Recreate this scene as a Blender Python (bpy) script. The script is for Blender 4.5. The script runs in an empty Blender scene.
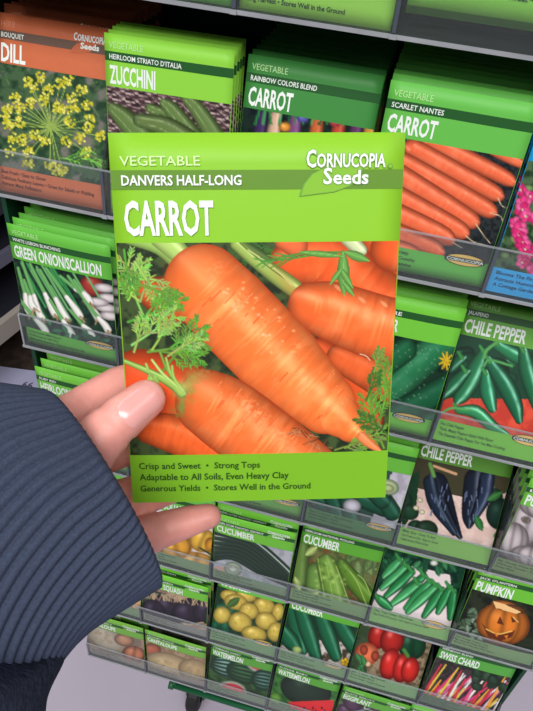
import bpy, bmesh, math, random
import numpy as np
from mathutils import Vector, Matrix
random.seed(7); np.random.seed(7)
COL = bpy.context.scene.collection
PI = math.pi
# ---------------------------------------------------------------- camera model
R = np.array([[0.9646714513444803, 0.2516177661591288, 0.07808643104901655],
              [0.2223058857595084, -0.6183621637862675, -0.7537959455661075],
              [-0.141382757497381, 0.7445245020469854, -0.652452436375045]])
ZB = 1.25                                   # height of the topmost tray above the floor
C = np.array([0.3001267660904419, -0.40420994635036084, 0.10342862896310084 + ZB])
F = 669.5
W = 0.092; H = 0.1519                       # pocket pitch, row pitch
PW = 0.0878; PH = 0.1225                    # seed packet size
def pr(P):
    c = (np.asarray(P, float) - C) @ R.T
    return 266.5 + F*c[..., 0]/c[..., 2], 355.5 + F*c[..., 1]/c[..., 2]
def cp(x, y, d): return C + R.T @ np.array([(x-266.5)/F*d, (y-355.5)/F*d, d])
def ray(x, y): return R.T @ np.array([(x-266.5)/F, (y-355.5)/F, 1.0])
def onZ(x, y, z): d = ray(x, y); return C + d*(z-C[2])/d[2]
def onY(x, y, Y): d = ray(x, y); return C + d*(Y-C[1])/d[1]
# ---------------------------------------------------------------- materials
def lin(c): return tuple((v/255/12.92 if v/255 <= .04045 else ((v/255+.055)/1.055)**2.4) for v in c)
MATS = {}
def mat(name, rgb, rough=.5, spec=.4, metal=0, coat=0, noise=0, nscale=60, bump=0, bscale=200, sss=0):
    if name in MATS: return MATS[name]
    m = bpy.data.materials.new(name); m.use_nodes = True; nt = m.node_tree
    b = nt.nodes['Principled BSDF']; c = lin(rgb)+(1,)
    b.inputs['Base Color'].default_value = c; b.inputs['Roughness'].default_value = rough
    b.inputs['Specular IOR Level'].default_value = spec; b.inputs['Metallic'].default_value = metal
    b.inputs['Coat Weight'].default_value = coat; b.inputs['Coat Roughness'].default_value = .25
    if sss:
        b.inputs['Subsurface Weight'].default_value = sss; b.inputs['Subsurface Radius'].default_value = (1, .35, .2)
        b.inputs['Subsurface Scale'].default_value = .004
    tc = nt.nodes.new('ShaderNodeTexCoord')
    if noise:
        n = nt.nodes.new('ShaderNodeTexNoise'); n.inputs['Scale'].default_value = nscale; n.inputs['Detail'].default_value = 5
        r = nt.nodes.new('ShaderNodeValToRGB')
        r.color_ramp.elements[0].position = .3; r.color_ramp.elements[1].position = .7
        r.color_ramp.elements[0].color = tuple(v*(1-noise) for v in c[:3])+(1,)
        r.color_ramp.elements[1].color = tuple(min(1, v*(1+noise)) for v in c[:3])+(1,)
        nt.links.new(tc.outputs['Object'], n.inputs['Vector']); nt.links.new(n.outputs['Fac'], r.inputs['Fac'])
        nt.links.new(r.outputs['Color'], b.inputs['Base Color'])
    if bump:
        n = nt.nodes.new('ShaderNodeTexNoise'); n.inputs['Scale'].default_value = bscale; n.inputs['Detail'].default_value = 4
        bp = nt.nodes.new('ShaderNodeBump'); bp.inputs['Strength'].default_value = bump; bp.inputs['Distance'].default_value = .002
        nt.links.new(tc.outputs['Object'], n.inputs['Vector']); nt.links.new(n.outputs['Fac'], bp.inputs['Height'])
        nt.links.new(bp.outputs['Normal'], b.inputs['Normal'])
    MATS[name] = m; return m
def print_mat():
    m = bpy.data.materials.new('printed_picture'); m.use_nodes = True; nt = m.node_tree
    b = nt.nodes['Principled BSDF']; a = nt.nodes.new('ShaderNodeVertexColor'); a.layer_name = 'Col'
    n = nt.nodes.new('ShaderNodeTexNoise'); n.inputs['Scale'].default_value = 900
    hs = nt.nodes.new('ShaderNodeMixRGB'); hs.blend_type = 'OVERLAY'; hs.inputs['Fac'].default_value = .12
    nt.links.new(a.outputs['Color'], hs.inputs[1]); nt.links.new(n.outputs['Fac'], hs.inputs[2])
    nt.links.new(hs.outputs['Color'], b.inputs['Base Color'])
    b.inputs['Roughness'].default_value = .38; b.inputs['Specular IOR Level'].default_value = .16
    return m
M_PRINT = print_mat()
def clear_mat(name, tint, haze, hazecol, gloss=.08):
    m = bpy.data.materials.new(name); m.use_nodes = True; nt = m.node_tree; nt.nodes.clear()
    out = nt.nodes.new('ShaderNodeOutputMaterial'); tr = nt.nodes.new('ShaderNodeBsdfTransparent'); tr.inputs[0].default_value = lin(tint)+(1,)
    df = nt.nodes.new('ShaderNodeBsdfDiffuse'); df.inputs[0].default_value = lin(hazecol)+(1,)
    gl = nt.nodes.new('ShaderNodeBsdfGlossy'); gl.inputs['Roughness'].default_value = .12
    n = nt.nodes.new('ShaderNodeTexNoise'); n.inputs['Scale'].default_value = 25
    mr = nt.nodes.new('ShaderNodeMapRange'); mr.inputs[3].default_value = haze*.6; mr.inputs[4].default_value = haze*1.4
    nt.links.new(n.outputs['Fac'], mr.inputs[0])
    mx = nt.nodes.new('ShaderNodeMixShader'); nt.links.new(mr.outputs[0], mx.inputs[0])
    nt.links.new(tr.outputs[0], mx.inputs[1]); nt.links.new(df.outputs[0], mx.inputs[2])
    lw = nt.nodes.new('ShaderNodeLayerWeight'); lw.inputs[0].default_value = .5
    pw = nt.nodes.new('ShaderNodeMath'); pw.operation = 'POWER'; pw.inputs[1].default_value = 4; nt.links.new(lw.outputs['Facing'], pw.inputs[0])
    fr = nt.nodes.new('ShaderNodeMapRange'); fr.inputs[3].default_value = .018; fr.inputs[4].default_value = .5; nt.links.new(pw.outputs[0], fr.inputs[0])
    m2 = nt.nodes.new('ShaderNodeMixShader'); nt.links.new(fr.outputs[0], m2.inputs[0])
    nt.links.new(mx.outputs[0], m2.inputs[1]); nt.links.new(gl.outputs[0], m2.inputs[2])
    nt.links.new(m2.outputs[0], out.inputs[0]); return m
M_CLEAR = clear_mat('clear_acrylic', (246, 248, 248), .05, (190, 196, 200))
M_LIP = clear_mat('hazy_acrylic', (250, 252, 252), .055, (160, 166, 168))
M_DIV = clear_mat('divider_acrylic', (205, 212, 215), .12, (110, 116, 125))
M_BOT = clear_mat('light_dimming_acrylic', (150, 156, 156), .12, (90, 96, 98))  # tray floors, tinted dark to dim the light reaching the row below
M_TOP = clear_mat('edge_acrylic', (240, 242, 242), .38, (176, 180, 184))
M_RIM = mat('acrylic_rim', (146, 148, 152), .25, .6, noise=.15, nscale=30)
M_RIMD = mat('acrylic_dark_edge', (70, 76, 88), .25, .6)
M_GREEN = mat('dark_green_steel', (22, 84, 50), .45, .4, noise=.1)
M_GREEND = mat('dark_green_board', (14, 62, 40), .6, .3, noise=.15, nscale=20)
# ---------------------------------------------------------------- object helpers
def mesh(name, verts, faces, mats, parent=None, smooth=False, mi=None):
    me = bpy.data.meshes.new(name); me.from_pydata([tuple(map(float, v)) for v in verts], [], faces)
    for m in (mats if isinstance(mats, (list, tuple)) else [mats]): me.materials.append(m)
    if mi is not None: me.polygons.foreach_set('material_index', mi)
    if smooth: me.polygons.foreach_set('use_smooth', [True]*len(me.polygons))
    me.update(); o = bpy.data.objects.new(name, me); COL.objects.link(o)
    if parent: o.parent = parent
    return o
def empty(name, loc=(0, 0, 0), parent=None):
    o = bpy.data.objects.new(name, None); COL.objects.link(o); o.location = loc; o.empty_display_size = .01
    if parent: o.parent = parent
    return o
def tag(o, label=None, cat=None, group=None, kind=None):
    if label: o['label'] = label
    if cat: o['category'] = cat
    if group: o['group'] = group
    if kind: o['kind'] = kind
    return o
def copy_tree(o, parent=None):
    c = o.copy(); COL.objects.link(c); c.parent = parent
    for ch in list(o.children): copy_tree(ch, c)
    return c
def boxes(bs):
    V = []; Fc = []
    for (x0, y0, z0, x1, y1, z1) in bs:
        n = len(V); V += [(x0, y0, z0), (x1, y0, z0), (x1, y1, z0), (x0, y1, z0), (x0, y0, z1), (x1, y0, z1), (x1, y1, z1), (x0, y1, z1)]
        Fc += [(n, n+3, n+2, n+1), (n+4, n+5, n+6, n+7), (n, n+1, n+5, n+4), (n+1, n+2, n+6, n+5), (n+2, n+3, n+7, n+6), (n+3, n, n+4, n+7)]
    return V, Fc
def box(name, b, m, parent=None, bevel=0):
    V, Fc = boxes([b]); o = mesh(name, V, Fc, m, parent)
    if bevel:
        md = o.modifiers.new('bevel', 'BEVEL'); md.width = bevel; md.segments = 2
    return o
def tube(pts, rad, seg=12):
    """tapering round bar through the points"""
    V = []; Fc = []; n = len(pts); pts = [np.array(p, float) for p in pts]
    rad = rad if isinstance(rad, (list, tuple)) else [rad]*n
    up = np.array([0.13, .21, .97])
    for i in range(n):
        t = pts[min(i+1, n-1)]-pts[max(i-1, 0)]; t /= np.linalg.norm(t)
        a = np.cross(t, up); a /= np.linalg.norm(a); b = np.cross(t, a)
        for k in range(seg):
            an = 2*PI*k/seg; V.append(pts[i]+rad[i]*(math.cos(an)*a+math.sin(an)*b))
    for i in range(n-1):
        for k in range(seg):
            Fc.append((i*seg+k, i*seg+(k+1) % seg, (i+1)*seg+(k+1) % seg, (i+1)*seg+k))
    Fc.append(tuple(range(seg))[::-1]); Fc.append(tuple((n-1)*seg+k for k in range(seg)))
    return V, Fc
# ---------------------------------------------------------------- noise
_rs = np.random.RandomState(3); _L = _rs.rand(64, 64)
def vnoise(x, y):
    xi = np.floor(x).astype(int); yi = np.floor(y).astype(int); fx = x-xi; fy = y-yi
    fx = fx*fx*(3-2*fx); fy = fy*fy*(3-2*fy)
    g = lambda a, b: _L[a % 64, b % 64]
    return (g(xi, yi)*(1-fx)+g(xi+1, yi)*fx)*(1-fy)+(g(xi, yi+1)*(1-fx)+g(xi+1, yi+1)*fx)*fy
def fbm(x, y, o=3): return sum(vnoise(x*2**k+17*k, y*2**k+5*k)/2**k for k in range(o))/sum(1/2**k for k in range(o))
# ---------------------------------------------------------------- picture painter (colours of the flat printed pictures)
class Art:
    def __init__(s, X, Y, bg, bg2=None, sc=8, aa=.8):
        s.X, s.Y = X, Y; s.aa = aa
        s.c = np.tile(np.array(bg, float), (len(X), 1))
        if bg2: s.noise(bg2, sc)
    def noise(s, col, sc=8, lo=.4, hi=.65, seed=0):
        n = np.clip((fbm(s.X/sc+seed*7.3, s.Y/sc+seed*3.1)-lo)/(hi-lo), 0, 1)[:, None]
        s.c = s.c*(1-n)+np.array(col, float)*n
    def _m(s, x0, y0, x1, y1): return np.nonzero((s.X > x0) & (s.X < x1) & (s.Y > y0) & (s.Y < y1))[0]
    def cap(s, pts, col, lo=.5, hi=.3, streak=0, off=.35, edge=None, ring=0, tint=None, side=0):
        P = np.array(pts, float); rm = P[:, 2].max()+2
        if 3 <= len(P) <= 5:
            E = np.concatenate([[2*P[0]-P[1]], P, [2*P[-1]-P[-2]]]); Q = []
            for i in range(1, len(P)):
                for f in (0, .25, .5, .75): Q.append(.5*(2*E[i]+(E[i+1]-E[i-1])*f+(2*E[i-1]-5*E[i]+4*E[i+1]-E[i+2])*f*f+(3*E[i]-E[i-1]-3*E[i+1]+E[i+2])*f**3))
            P = np.array(Q+[P[-1]]); P[:, 2] = np.maximum(P[:, 2], .3)
        I = s._m(P[:, 0].min()-rm, P[:, 1].min()-rm, P[:, 0].max()+rm, P[:, 1].max()+rm)
        if not len(I): return
        X = s.X[I]; Y = s.Y[I]; bq = np.full(len(I), 1e9); br = np.ones(len(I)); bs = np.zeros(len(I)); bl = np.zeros(len(I)); L0 = 0
        for a, b in zip(P[:-1], P[1:]):
            d = b[:2]-a[:2]; L = np.hypot(*d)+1e-9; t = np.clip(((X-a[0])*d[0]+(Y-a[1])*d[1])/L**2, 0, 1)
            r = a[2]+(b[2]-a[2])*t; ex = X-(a[0]+d[0]*t); ey = Y-(a[1]+d[1]*t); D = np.hypot(ex, ey); q = D/r
            sd = (ex*d[1]-ey*d[0])/L/r; m = q < bq
            # sd > 0 : right hand side of the travel direction turned towards up
            bq[m] = q[m]; br[m] = r[m]; bs[m] = sd[m]; bl[m] = L0+t[m]*L; L0 += L
        al = np.clip((1-bq)*br/s.aa+.5, 0, 1)
        sgn = bs
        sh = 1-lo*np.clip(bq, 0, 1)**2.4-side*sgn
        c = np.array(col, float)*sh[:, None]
        if tint is not None:
            k = np.clip(fbm(bl/14+3, bs*2+9)*2-.8, 0, 1)[:, None]*.6; c = c*(1-k)+np.array(tint, float)*sh[:, None]*k
        if streak:
            n = fbm(bl/streak[0], bs*1.3+7)-.5; c *= (1+n*streak[1])[:, None]
        if ring:
            n = vnoise(bl/2.2, bs*1.1+3); n = np.clip((n-.62)*4, 0, 1)*np.clip(1-abs(bs)*.9, 0, 1); c += n[:, None]*np.array([ring, ring*.8, ring*.6])
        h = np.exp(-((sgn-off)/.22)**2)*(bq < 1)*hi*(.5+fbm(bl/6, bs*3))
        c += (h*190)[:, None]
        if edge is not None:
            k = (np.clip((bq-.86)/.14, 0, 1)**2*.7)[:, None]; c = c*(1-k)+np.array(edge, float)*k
        s.c[I] = s.c[I]*(1-al[:, None])+c*al[:, None]
    def line(s, pts, w, col, w2=None, a=1):
        P = [tuple(p) for p in pts]; n = len(P); w2 = w if w2 is None else w2
        s.cap([(p[0], p[1], max(.35, (w+(w2-w)*i/max(1, n-1))/2)) for i, p in enumerate(P)], col, lo=.25, hi=0)
    def ell(s, cx, cy, rx, ry, col, ang=0, lo=.5, hi=.3, hx=-.3, hy=-.35, edge=None, ribs=0, a=1, spots=None):
        rm = max(rx, ry)+2; I = s._m(cx-rm, cy-rm, cx+rm, cy+rm)
        if not len(I): return
        X = s.X[I]-cx; Y = s.Y[I]-cy; ca, sa = math.cos(ang), math.sin(ang)
        u = (X*ca+Y*sa)/rx; v = (-X*sa+Y*ca)/ry; q = np.hypot(u, v); al = np.clip((1-q)*min(rx, ry)/s.aa+.5, 0, 1)*a
        c = np.array(col, float)*(1-lo*np.clip(q, 0, 1)**2.4)[:, None]
        c += (np.exp(-((u-hx)**2+(v-hy)**2)/.06)*hi*200)[:, None]
        if ribs:
            w = u/np.sqrt(np.clip(1-v*v, .05, 1)); c *= (1-.28*np.abs(np.cos(np.arcsin(np.clip(w, -1, 1))*ribs))**6)[:, None]
        if spots is not None:
            k = np.clip((fbm(X/2.5+cx, Y/2.5+cy)-.5)*5, 0, 1)[:, None]*.6; c = c*(1-k)+np.array(spots, float)*k
        if edge is not None:
            k = (np.clip((q-.85)/.15, 0, 1)*.7)[:, None]; c = c*(1-k)+np.array(edge, float)*k
        s.c[I] = s.c[I]*(1-al[:, None])+c*al[:, None]
    def soft(s, cx, cy, rx, ry, col, ang=0, a=.5, mottle=0):
        I = s._m(cx-3*max(rx, ry), cy-3*max(rx, ry), cx+3*max(rx, ry), cy+3*max(rx, ry))
        if not len(I): return
        X = s.X[I]-cx; Y = s.Y[I]-cy; ca, sa = math.cos(ang), math.sin(ang)
        k = np.exp(-(((X*ca+Y*sa)/rx)**2+((-X*sa+Y*ca)/ry)**2))*a
        if mottle: k = k*np.clip(.5+(fbm(X/mottle+cx, Y/mottle+cy)-.5)*4, 0, 1.6)
        k = np.clip(k, 0, 1)[:, None]; s.c[I] = s.c[I]*(1-k)+np.array(col, float)*k
    def poly(s, pts, col, a=1):
        P = np.array(pts, float); I = s._m(P[:, 0].min(), P[:, 1].min(), P[:, 0].max(), P[:, 1].max())
        if not len(I): return
        X = s.X[I]; Y = s.Y[I]; ins = np.zeros(len(I), bool)
        for (x0, y0), (x1, y1) in zip(P, np.roll(P, -1, 0)):
            if y0 == y1: continue
            c = ((y0 > Y) != (y1 > Y)) & (X < (x1-x0)*(Y-y0)/(y1-y0)+x0); ins ^= c
        J = I[ins]; s.c[J] = s.c[J]*(1-a)+np.array(col, float)*a
    def frond(s, x, y, ang, L, col, w=1.6, rnd=None, spread=.75, n=5, depth=2):
        rnd = rnd or random; ex = x+L*math.cos(ang); ey = y+L*math.sin(ang)
        mx = (x+ex)/2+rnd.uniform(-.06, .06)*L; my = (y+ey)/2+rnd.uniform(-.06, .06)*L
        s.line([(x, y), (mx, my), (ex, ey)], w, [v*rnd.uniform(.85, 1.15) for v in col], w*.6)
        if depth > 0:
            for i in range(1, n+1):
                t = .25+.72*i/n; px = x+(ex-x)*t; py = y+(ey-y)*t
                for sg in (-1, 1): s.frond(px, py, ang+sg*spread*rnd.uniform(.8, 1.2), L*.42*(1.15-t*.6), col, w*.85, rnd, spread, 3, depth-1)
    def leaf(s, x, y, ang, L, wd, col):
        P = [(x+L*t*math.cos(ang), y+L*t*math.sin(ang), max(.5, wd*math.sin(PI*min(.98, t*.9+.08)))) for t in np.linspace(0, 1, 6)]
        s.cap(P, col, lo=.35, hi=.08); s.line([P[0][:2], P[-1][:2]], .9, [v*1.25 for v in col])
# ---------------------------------------------------------------- lettering
_tc = {}
def glyphs(txt, off=.0):
    k = (txt, off)
    if k in _tc: return _tc[k]
    cu = bpy.data.curves.new('t', 'FONT'); cu.body = txt; cu.offset = off; cu.resolution_u = 2; cu.fill_mode = 'FRONT'
    o = bpy.data.objects.new('t', cu); COL.objects.link(o)
    me = bpy.data.meshes.new_from_object(o.evaluated_get(bpy.context.evaluated_depsgraph_get()))
    v = np.empty(len(me.vertices)*3); me.vertices.foreach_get('co', v); v = v.reshape(-1, 3)[:, :2].copy()
    f = [tuple(p.vertices) for p in me.polygons]
    bpy.data.objects.remove(o); bpy.data.curves.remove(cu); bpy.data.meshes.remove(me)
    _tc[k] = (v, f); return v, f
CAPH = None
def caph(off):
    v, _ = glyphs('H', off); return v[:, 1].min(), v[:, 1].max()
class Sheet:
    """collects flat printed shapes in packet coordinates u (0..1 across) and v (0..1 down)"""
    def __init__(s): s.V = []; s.F = []; s.M = []
    def text(s, txt, u0, u1, vt, vb, mi, lift, off=.0, slant=0, italic=0):
        """caps run from vt (top) to vb (baseline), width fitted to u0..u1"""
        v, f = glyphs(txt, off); y0, y1 = caph(off)
        x = (v[:, 0]-v[:, 0].min())/max(1e-6, (v[:, 0].max()-v[:, 0].min())); y = (v[:, 1]-y0)/(y1-y0)
        n = len(s.V)
        for a, b in zip(x, y): s.V.append((u0+a*(u1-u0)+b*italic, vb-b*(vb-vt)+a*slant, lift))
        s.F += [tuple(n+i for i in q) for q in f]; s.M += [mi]*len(f)
    def poly(s, pts, mi, lift):
        n = len(s.V); s.V += [(u, v, lift) for u, v in pts]; s.F.append(tuple(range(n, n+len(pts)))[::-1]); s.M.append(mi)
    def oval(s, u, v, ru, rv, mi, lift, n=28): s.poly([(u+ru*math.cos(2*PI*k/n), v+rv*math.sin(2*PI*k/n)) for k in range(n)], mi, lift)
class Warp:
    def __init__(s, w, h, bend=0, puff=.0012, curl=0, twist=0): s.w, s.h, s.b, s.p, s.c, s.t = w, h, bend, puff, curl, twist
    def g(s, u, v): return (1-np.abs(2*u-1)**3.5)*(1-np.abs(2*v-1)**5)
    def f(s, u, v, lift):
        u = np.asarray(u, float); v = np.asarray(v, float)
        uc = np.clip(u, 0, 1); vc = np.clip(v, 0, 1)
        y = -s.p*s.g(uc, vc) - s.b*4*u*(1-u) + s.c*(1-v)**3*(.3+u) + s.t*np.sin(u*5.1+v*2.3)*.5
        return np.stack([u*s.w, y-lift, (1-v)*s.h], -1)
def grid(name, wp, u0, u1, v0, v1, nu, nv, lift, m, parent, flip=False):
    U, V = np.meshgrid(np.linspace(u0, u1, nu+1), np.linspace(v0, v1, nv+1)); P = wp.f(U.ravel(), V.ravel(), lift)
    Fc = []
    for j in range(nv):
        for i in range(nu):
            a = j*(nu+1)+i; Fc.append((a, a+nu+1, a+nu+2, a+1))
    return mesh(name, P, Fc, m, parent, smooth=True), P
def paper(rgb, glossy=False):
    return mat('packet_paper_%d_%d_%d' % tuple(rgb), rgb, .32 if glossy else .45, .22, coat=.25 if glossy else 0, bump=.06 if not glossy else .5, bscale=90 if not glossy else 45)
def make_packet(base, band, kicker, variety, title, tw, lines, pic=None, logo='oval', res=(60, 60), w=PW, h=PH, kick=(180, 225, 150), ink=(25, 60, 25),
                bend=0, puff=.0012, curl=0, twist=0, glossy=False, variety_w=.45, white=(226, 232, 224), foot=None, th=.085, stripe=True, lines_w=None, logo_pos=(.82, .853)):
    """a seed packet lying in its own frame: x across, z up, printed side towards -y; returns root and picture points"""
    wp = Warp(w, h, bend, puff, curl, twist)
    root = empty('seed_packet')
    # envelope: front, back and edges in one closed mesh
    nu, nv = 12, 14
    U, V = np.meshgrid(np.linspace(0, 1, nu+1), np.linspace(0, 1, nv+1)); U = U.ravel(); V = V.ravel()
    Pf = wp.f(U, V, 0); Pb = wp.f(U, V, 0); Pb[:, 1] += .0005+2*wp.p*wp.g(U, V)
    N = len(Pf); VV = list(Pf)+list(Pb); Fc = []
    for j in range(nv):
        for i in range(nu):
            a = j*(nu+1)+i; Fc.append((a, a+nu+1, a+nu+2, a+1)); Fc.append((N+a, N+a+1, N+a+nu+2, N+a+nu+1))
    per = [i for i in range(nu+1)]+[j*(nu+1)+nu for j in range(1, nv+1)]+[nv*(nu+1)+i for i in range(nu-1, -1, -1)]+[j*(nu+1) for j in range(nv-1, 0, -1)]
    for a, b in zip(per, per[1:]+per[:1]): Fc.append((a, b, N+b, N+a))
    mesh('envelope', VV, Fc, paper(base, glossy), root, smooth=True)
    if stripe: grid('name_band', wp, 0, 1, .087, .134, 10, 1, .00012, paper(band, glossy), root)
    if foot: grid('foot_panel', wp, 0, 1, .851, 1, 10, 3, .00012, paper(foot, glossy), root)
    ms = [mat('ink_white', white, .6, .2), mat('ink_kicker_%d_%d_%d' % tuple(kick), kick, .6, .2), mat('ink_dark_%d_%d_%d' % tuple(ink), ink, .6, .2)]
    s = Sheet()
    if kicker: s.text(kicker, .037, .037+.034*len(kicker)*.88, .040, .070, 1, .00025)
    if variety: s.text(variety, .037, .037+variety_w, .099, .124, 0, .0003, off=.012)
    if title: s.text(title, .034, .034+tw, .155, .155+th, 0, .00025, off=.028)
    if s.V:
        A = np.array(s.V); mesh('title_lettering', wp.f(A[:, 0], A[:, 1], A[:, 2]), s.F, ms, root, mi=s.M)
    s = Sheet()
    for k, t in enumerate([t for t in (lines or []) if t]):
        s.text(t, .036, .036+(lines_w[k] if lines_w else min(.66, .0182*len(t))), .868+k*.036, .890+k*.036, 2, .0003, off=.022)
    if s.V:
        A = np.array(s.V); mesh('foot_lettering', wp.f(A[:, 0], A[:, 1], A[:, 2]), s.F, ms, root, mi=s.M)
    if logo:
        s = Sheet()
        if logo == 'oval':
            cu, cv = logo_pos; s.oval(cu, cv, .155, .036, 0, .0005); s.oval(cu, cv, .143, .032, 1, .0006)
            s.poly([(cu-.15, cv-.013), (cu+.15, cv-.013), (cu+.15, cv+.013), (cu-.15, cv+.013)], 0, .00085)
            s.text('CORNUCOPIA', cu-.14, cu+.14, cv-.009, cv+.009, 2, .001, off=.02)
            lm = [mat('logo_black', (30, 28, 24), .5), mat('logo_gold', (226, 184, 96), .5), mat('ink_white', white, .6, .2)]
        else:
            L = [(.645, .150), (.655, .125), (.69, .098), (.75, .082), (.82, .078), (.86, .082), (.845, .11), (.80, .132), (.74, .142), (.68, .146)]
            s.poly(L, 0, .0003)
            s.text('C', .664, .694, .042, .082, 1, .0005, off=.03); s.text('ORNUCOPIA', .697, .938, .048, .082, 1, .0005, off=.03)
            s.text('Seeds', .724, .880, .089, .121, 1, .0005, off=.03)
            lm = [paper([min(255, int(v*.95)) for v in base], False), mat('ink_white', white, .6, .2)]
        A = np.array(s.V); mesh('brand_mark', wp.f(A[:, 0], A[:, 1], A[:, 2]), s.F, lm, root, mi=s.M)
    pico = None
    if pic:
        pico, P = grid('picture', wp, .004, .996, .264, .851, res[0], res[1], .0002, M_PRINT, root)
    root['_p'] = 0; del root['_p']
    return root, pico
def paint(pico, root, pic, aa=.8):
    me = pico.data; n = len(me.vertices); co = np.empty(n*3); me.vertices.foreach_get('co', co); co = co.reshape(-1, 3)
    Mw = np.array(root.matrix_basis); P = co @ Mw[:3, :3].T + Mw[:3, 3]
    X, Y = pr(P)
    c = np.clip(pic(X, Y).c, 0, 255)/255
    at = me.color_attributes.new('Col', 'FLOAT_COLOR', 'POINT')
    l = np.where(c <= .04045, c/12.92, ((c+.055)/1.055)**2.4)
    at.data.foreach_set('color', np.concatenate([l, np.ones((n, 1))], 1).ravel())
def place(root, col, row, ytop=.02, ybot=.005, dx=.0036, dz=.0035, roll=0, h=PH):
    a = math.asin((ytop-ybot)/h)
    dz += max(0, math.sin(roll))*PW
    root.matrix_basis = Matrix.Translation((col*W+dx, ybot, ZB-row*H+dz)) @ Matrix.Rotation(-a, 4, 'X') @ Matrix.Rotation(roll, 4, 'Y')
# ---------------------------------------------------------------- the printed pictures
def art_danvers(X, Y):
    r = random.Random(2); A = Art(X, Y, (62, 78, 44), (34, 44, 30), 9, .7)
    OR = (243, 114, 52); E_ = (150, 48, 18)
    G1 = (96, 150, 56); G2 = (142, 184, 88); G3 = (60, 108, 44)
    for k in range(26): A.frond(r.uniform(235, 300), r.uniform(243, 256), r.uniform(0, 6.2), r.uniform(12, 26), G3, 2, r, n=3, depth=1)
    A.cap([(236, 240, 6), (262, 258, 7), (296, 278, 6)], (70, 100, 50), lo=.4, hi=.1)
    # roots behind
    A.cap([(385, 238, 26), (420, 262, 34)], (226, 92, 40), lo=.45, hi=.1, streak=(4, .12), edge=(120, 40, 16))
    A.cap([(292, 262, 22), (330, 262, 32), (362, 300, 40), (420, 330, 38)], (228, 88, 38), lo=.45, hi=.08, streak=(5, .16), edge=E_, tint=(238, 120, 60))
    A.cap([(284, 240, 10), (296, 246, 12)], (226, 104, 60), lo=.4, hi=0)
    A.cap([(398, 226, 18), (392, 250, 22)], (222, 88, 38), lo=.45, hi=.1, edge=E_)
    A.cap([(320, 352, 16), (350, 375, 18), (372, 420, 12)], (208, 78, 34), lo=.6, hi=.05, edge=(90, 34, 18))
    A.cap([(340, 358, 14), (395, 384, 22)], (216, 92, 44), lo=.45, hi=.06, streak=(4, .15), edge=(110, 44, 20))
    A.cap([(140, 385, 36), (180, 400, 40)], (214, 76, 34), lo=.4, hi=.06, streak=(5, .12), edge=(120, 40, 18))
    A.cap([(150, 428, 16), (180, 436, 20), (230, 458, 20)], (222, 92, 40), lo=.45, hi=.1, streak=(3, .2), edge=(120, 44, 20))
    A.cap([(146, 290, 14), (172, 300, 26)], (206, 84, 40), lo=.5, hi=.06, edge=(110, 44, 20))
    # stalk of the middle right root
    A.cap([(236, 244, 6), (255, 260, 7), (280, 278, 9), (294, 288, 9)], (150, 172, 84), lo=.45, hi=.2, edge=(84, 104, 48))
    A.line([(240, 243), (262, 262), (285, 279)], 1.4, (88, 116, 46)); A.line([(248, 250), (272, 266), (292, 286)], 1.2, (196, 208, 132))
    A.cap([(348, 238, 8), (360, 250, 7)], (196, 206, 156), lo=.4, hi=.2)
    A.cap([(312, 306, 24), (335, 312, 30), (380, 328, 33), (430, 340, 33)], (240, 104, 48), lo=.42, hi=.2, off=.3, streak=(4, .16), ring=24, tint=(246, 142, 88), edge=E_)
    for p in ((338, 288), (362, 300), (384, 304)): A.ell(p[0], p[1], 5, 2, (250, 178, 130), .7, lo=.2, hi=0, a=.5)
    A.line([(360, 354), (366, 356), (370, 360)], 1, (232, 190, 160))
    # stalk of the main root, upper left
    A.cap([(128, 236, 8), (160, 246, 9), (182, 262, 11)], (150, 186, 92), lo=.4, hi=.2, edge=(84, 116, 48))
    A.cap([(160, 238, 10), (176, 250, 11), (186, 262, 8)], (168, 198, 104), lo=.4, hi=.2)
    # main root
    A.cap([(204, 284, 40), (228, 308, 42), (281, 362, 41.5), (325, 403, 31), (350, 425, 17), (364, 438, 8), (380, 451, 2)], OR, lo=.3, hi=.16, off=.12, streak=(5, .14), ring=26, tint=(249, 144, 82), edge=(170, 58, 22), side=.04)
    for k in range(48):
        t = r.random(); x = 210+t*135; y = 290+t*128; o = r.uniform(-20, 24); x += o*.7; y -= o*.7; L = r.uniform(2, 9)*(1-t*.4)
        A.line([(x-L*.6, y+L*.7), (x+L*.6, y-L*.55)], r.uniform(.5, 1.3), r.choice([(246, 142, 86), (243, 134, 78), (224, 94, 42)]))
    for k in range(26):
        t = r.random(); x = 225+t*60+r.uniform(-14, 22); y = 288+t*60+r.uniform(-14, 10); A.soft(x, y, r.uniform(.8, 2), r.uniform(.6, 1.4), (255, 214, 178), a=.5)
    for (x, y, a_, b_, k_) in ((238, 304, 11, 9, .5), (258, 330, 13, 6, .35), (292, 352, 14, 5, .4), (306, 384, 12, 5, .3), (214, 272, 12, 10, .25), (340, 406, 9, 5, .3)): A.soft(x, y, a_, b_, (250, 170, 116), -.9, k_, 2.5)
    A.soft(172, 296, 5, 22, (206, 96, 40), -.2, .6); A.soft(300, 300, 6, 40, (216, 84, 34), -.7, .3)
    # lower root with green crown
    A.cap([(208, 403, 33), (232, 418, 37), (290, 462, 36), (340, 500, 30)], (238, 108, 50), lo=.4, hi=.14, off=.25, streak=(5, .16), ring=30, tint=(246, 146, 92), edge=E_)
    A.soft(182, 400, 8, 22, (120, 122, 56), .3, .9, 5); A.soft(190, 386, 11, 17, (164, 138, 64), .5, .7, 5); A.soft(204, 374, 12, 6, (170, 128, 70), .1, .5, 4)
    A.soft(252, 410, 22, 8, (250, 168, 116), .6, .5, 3); A.soft(282, 436, 18, 6, (250, 160, 110), .6, .4, 3)
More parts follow.
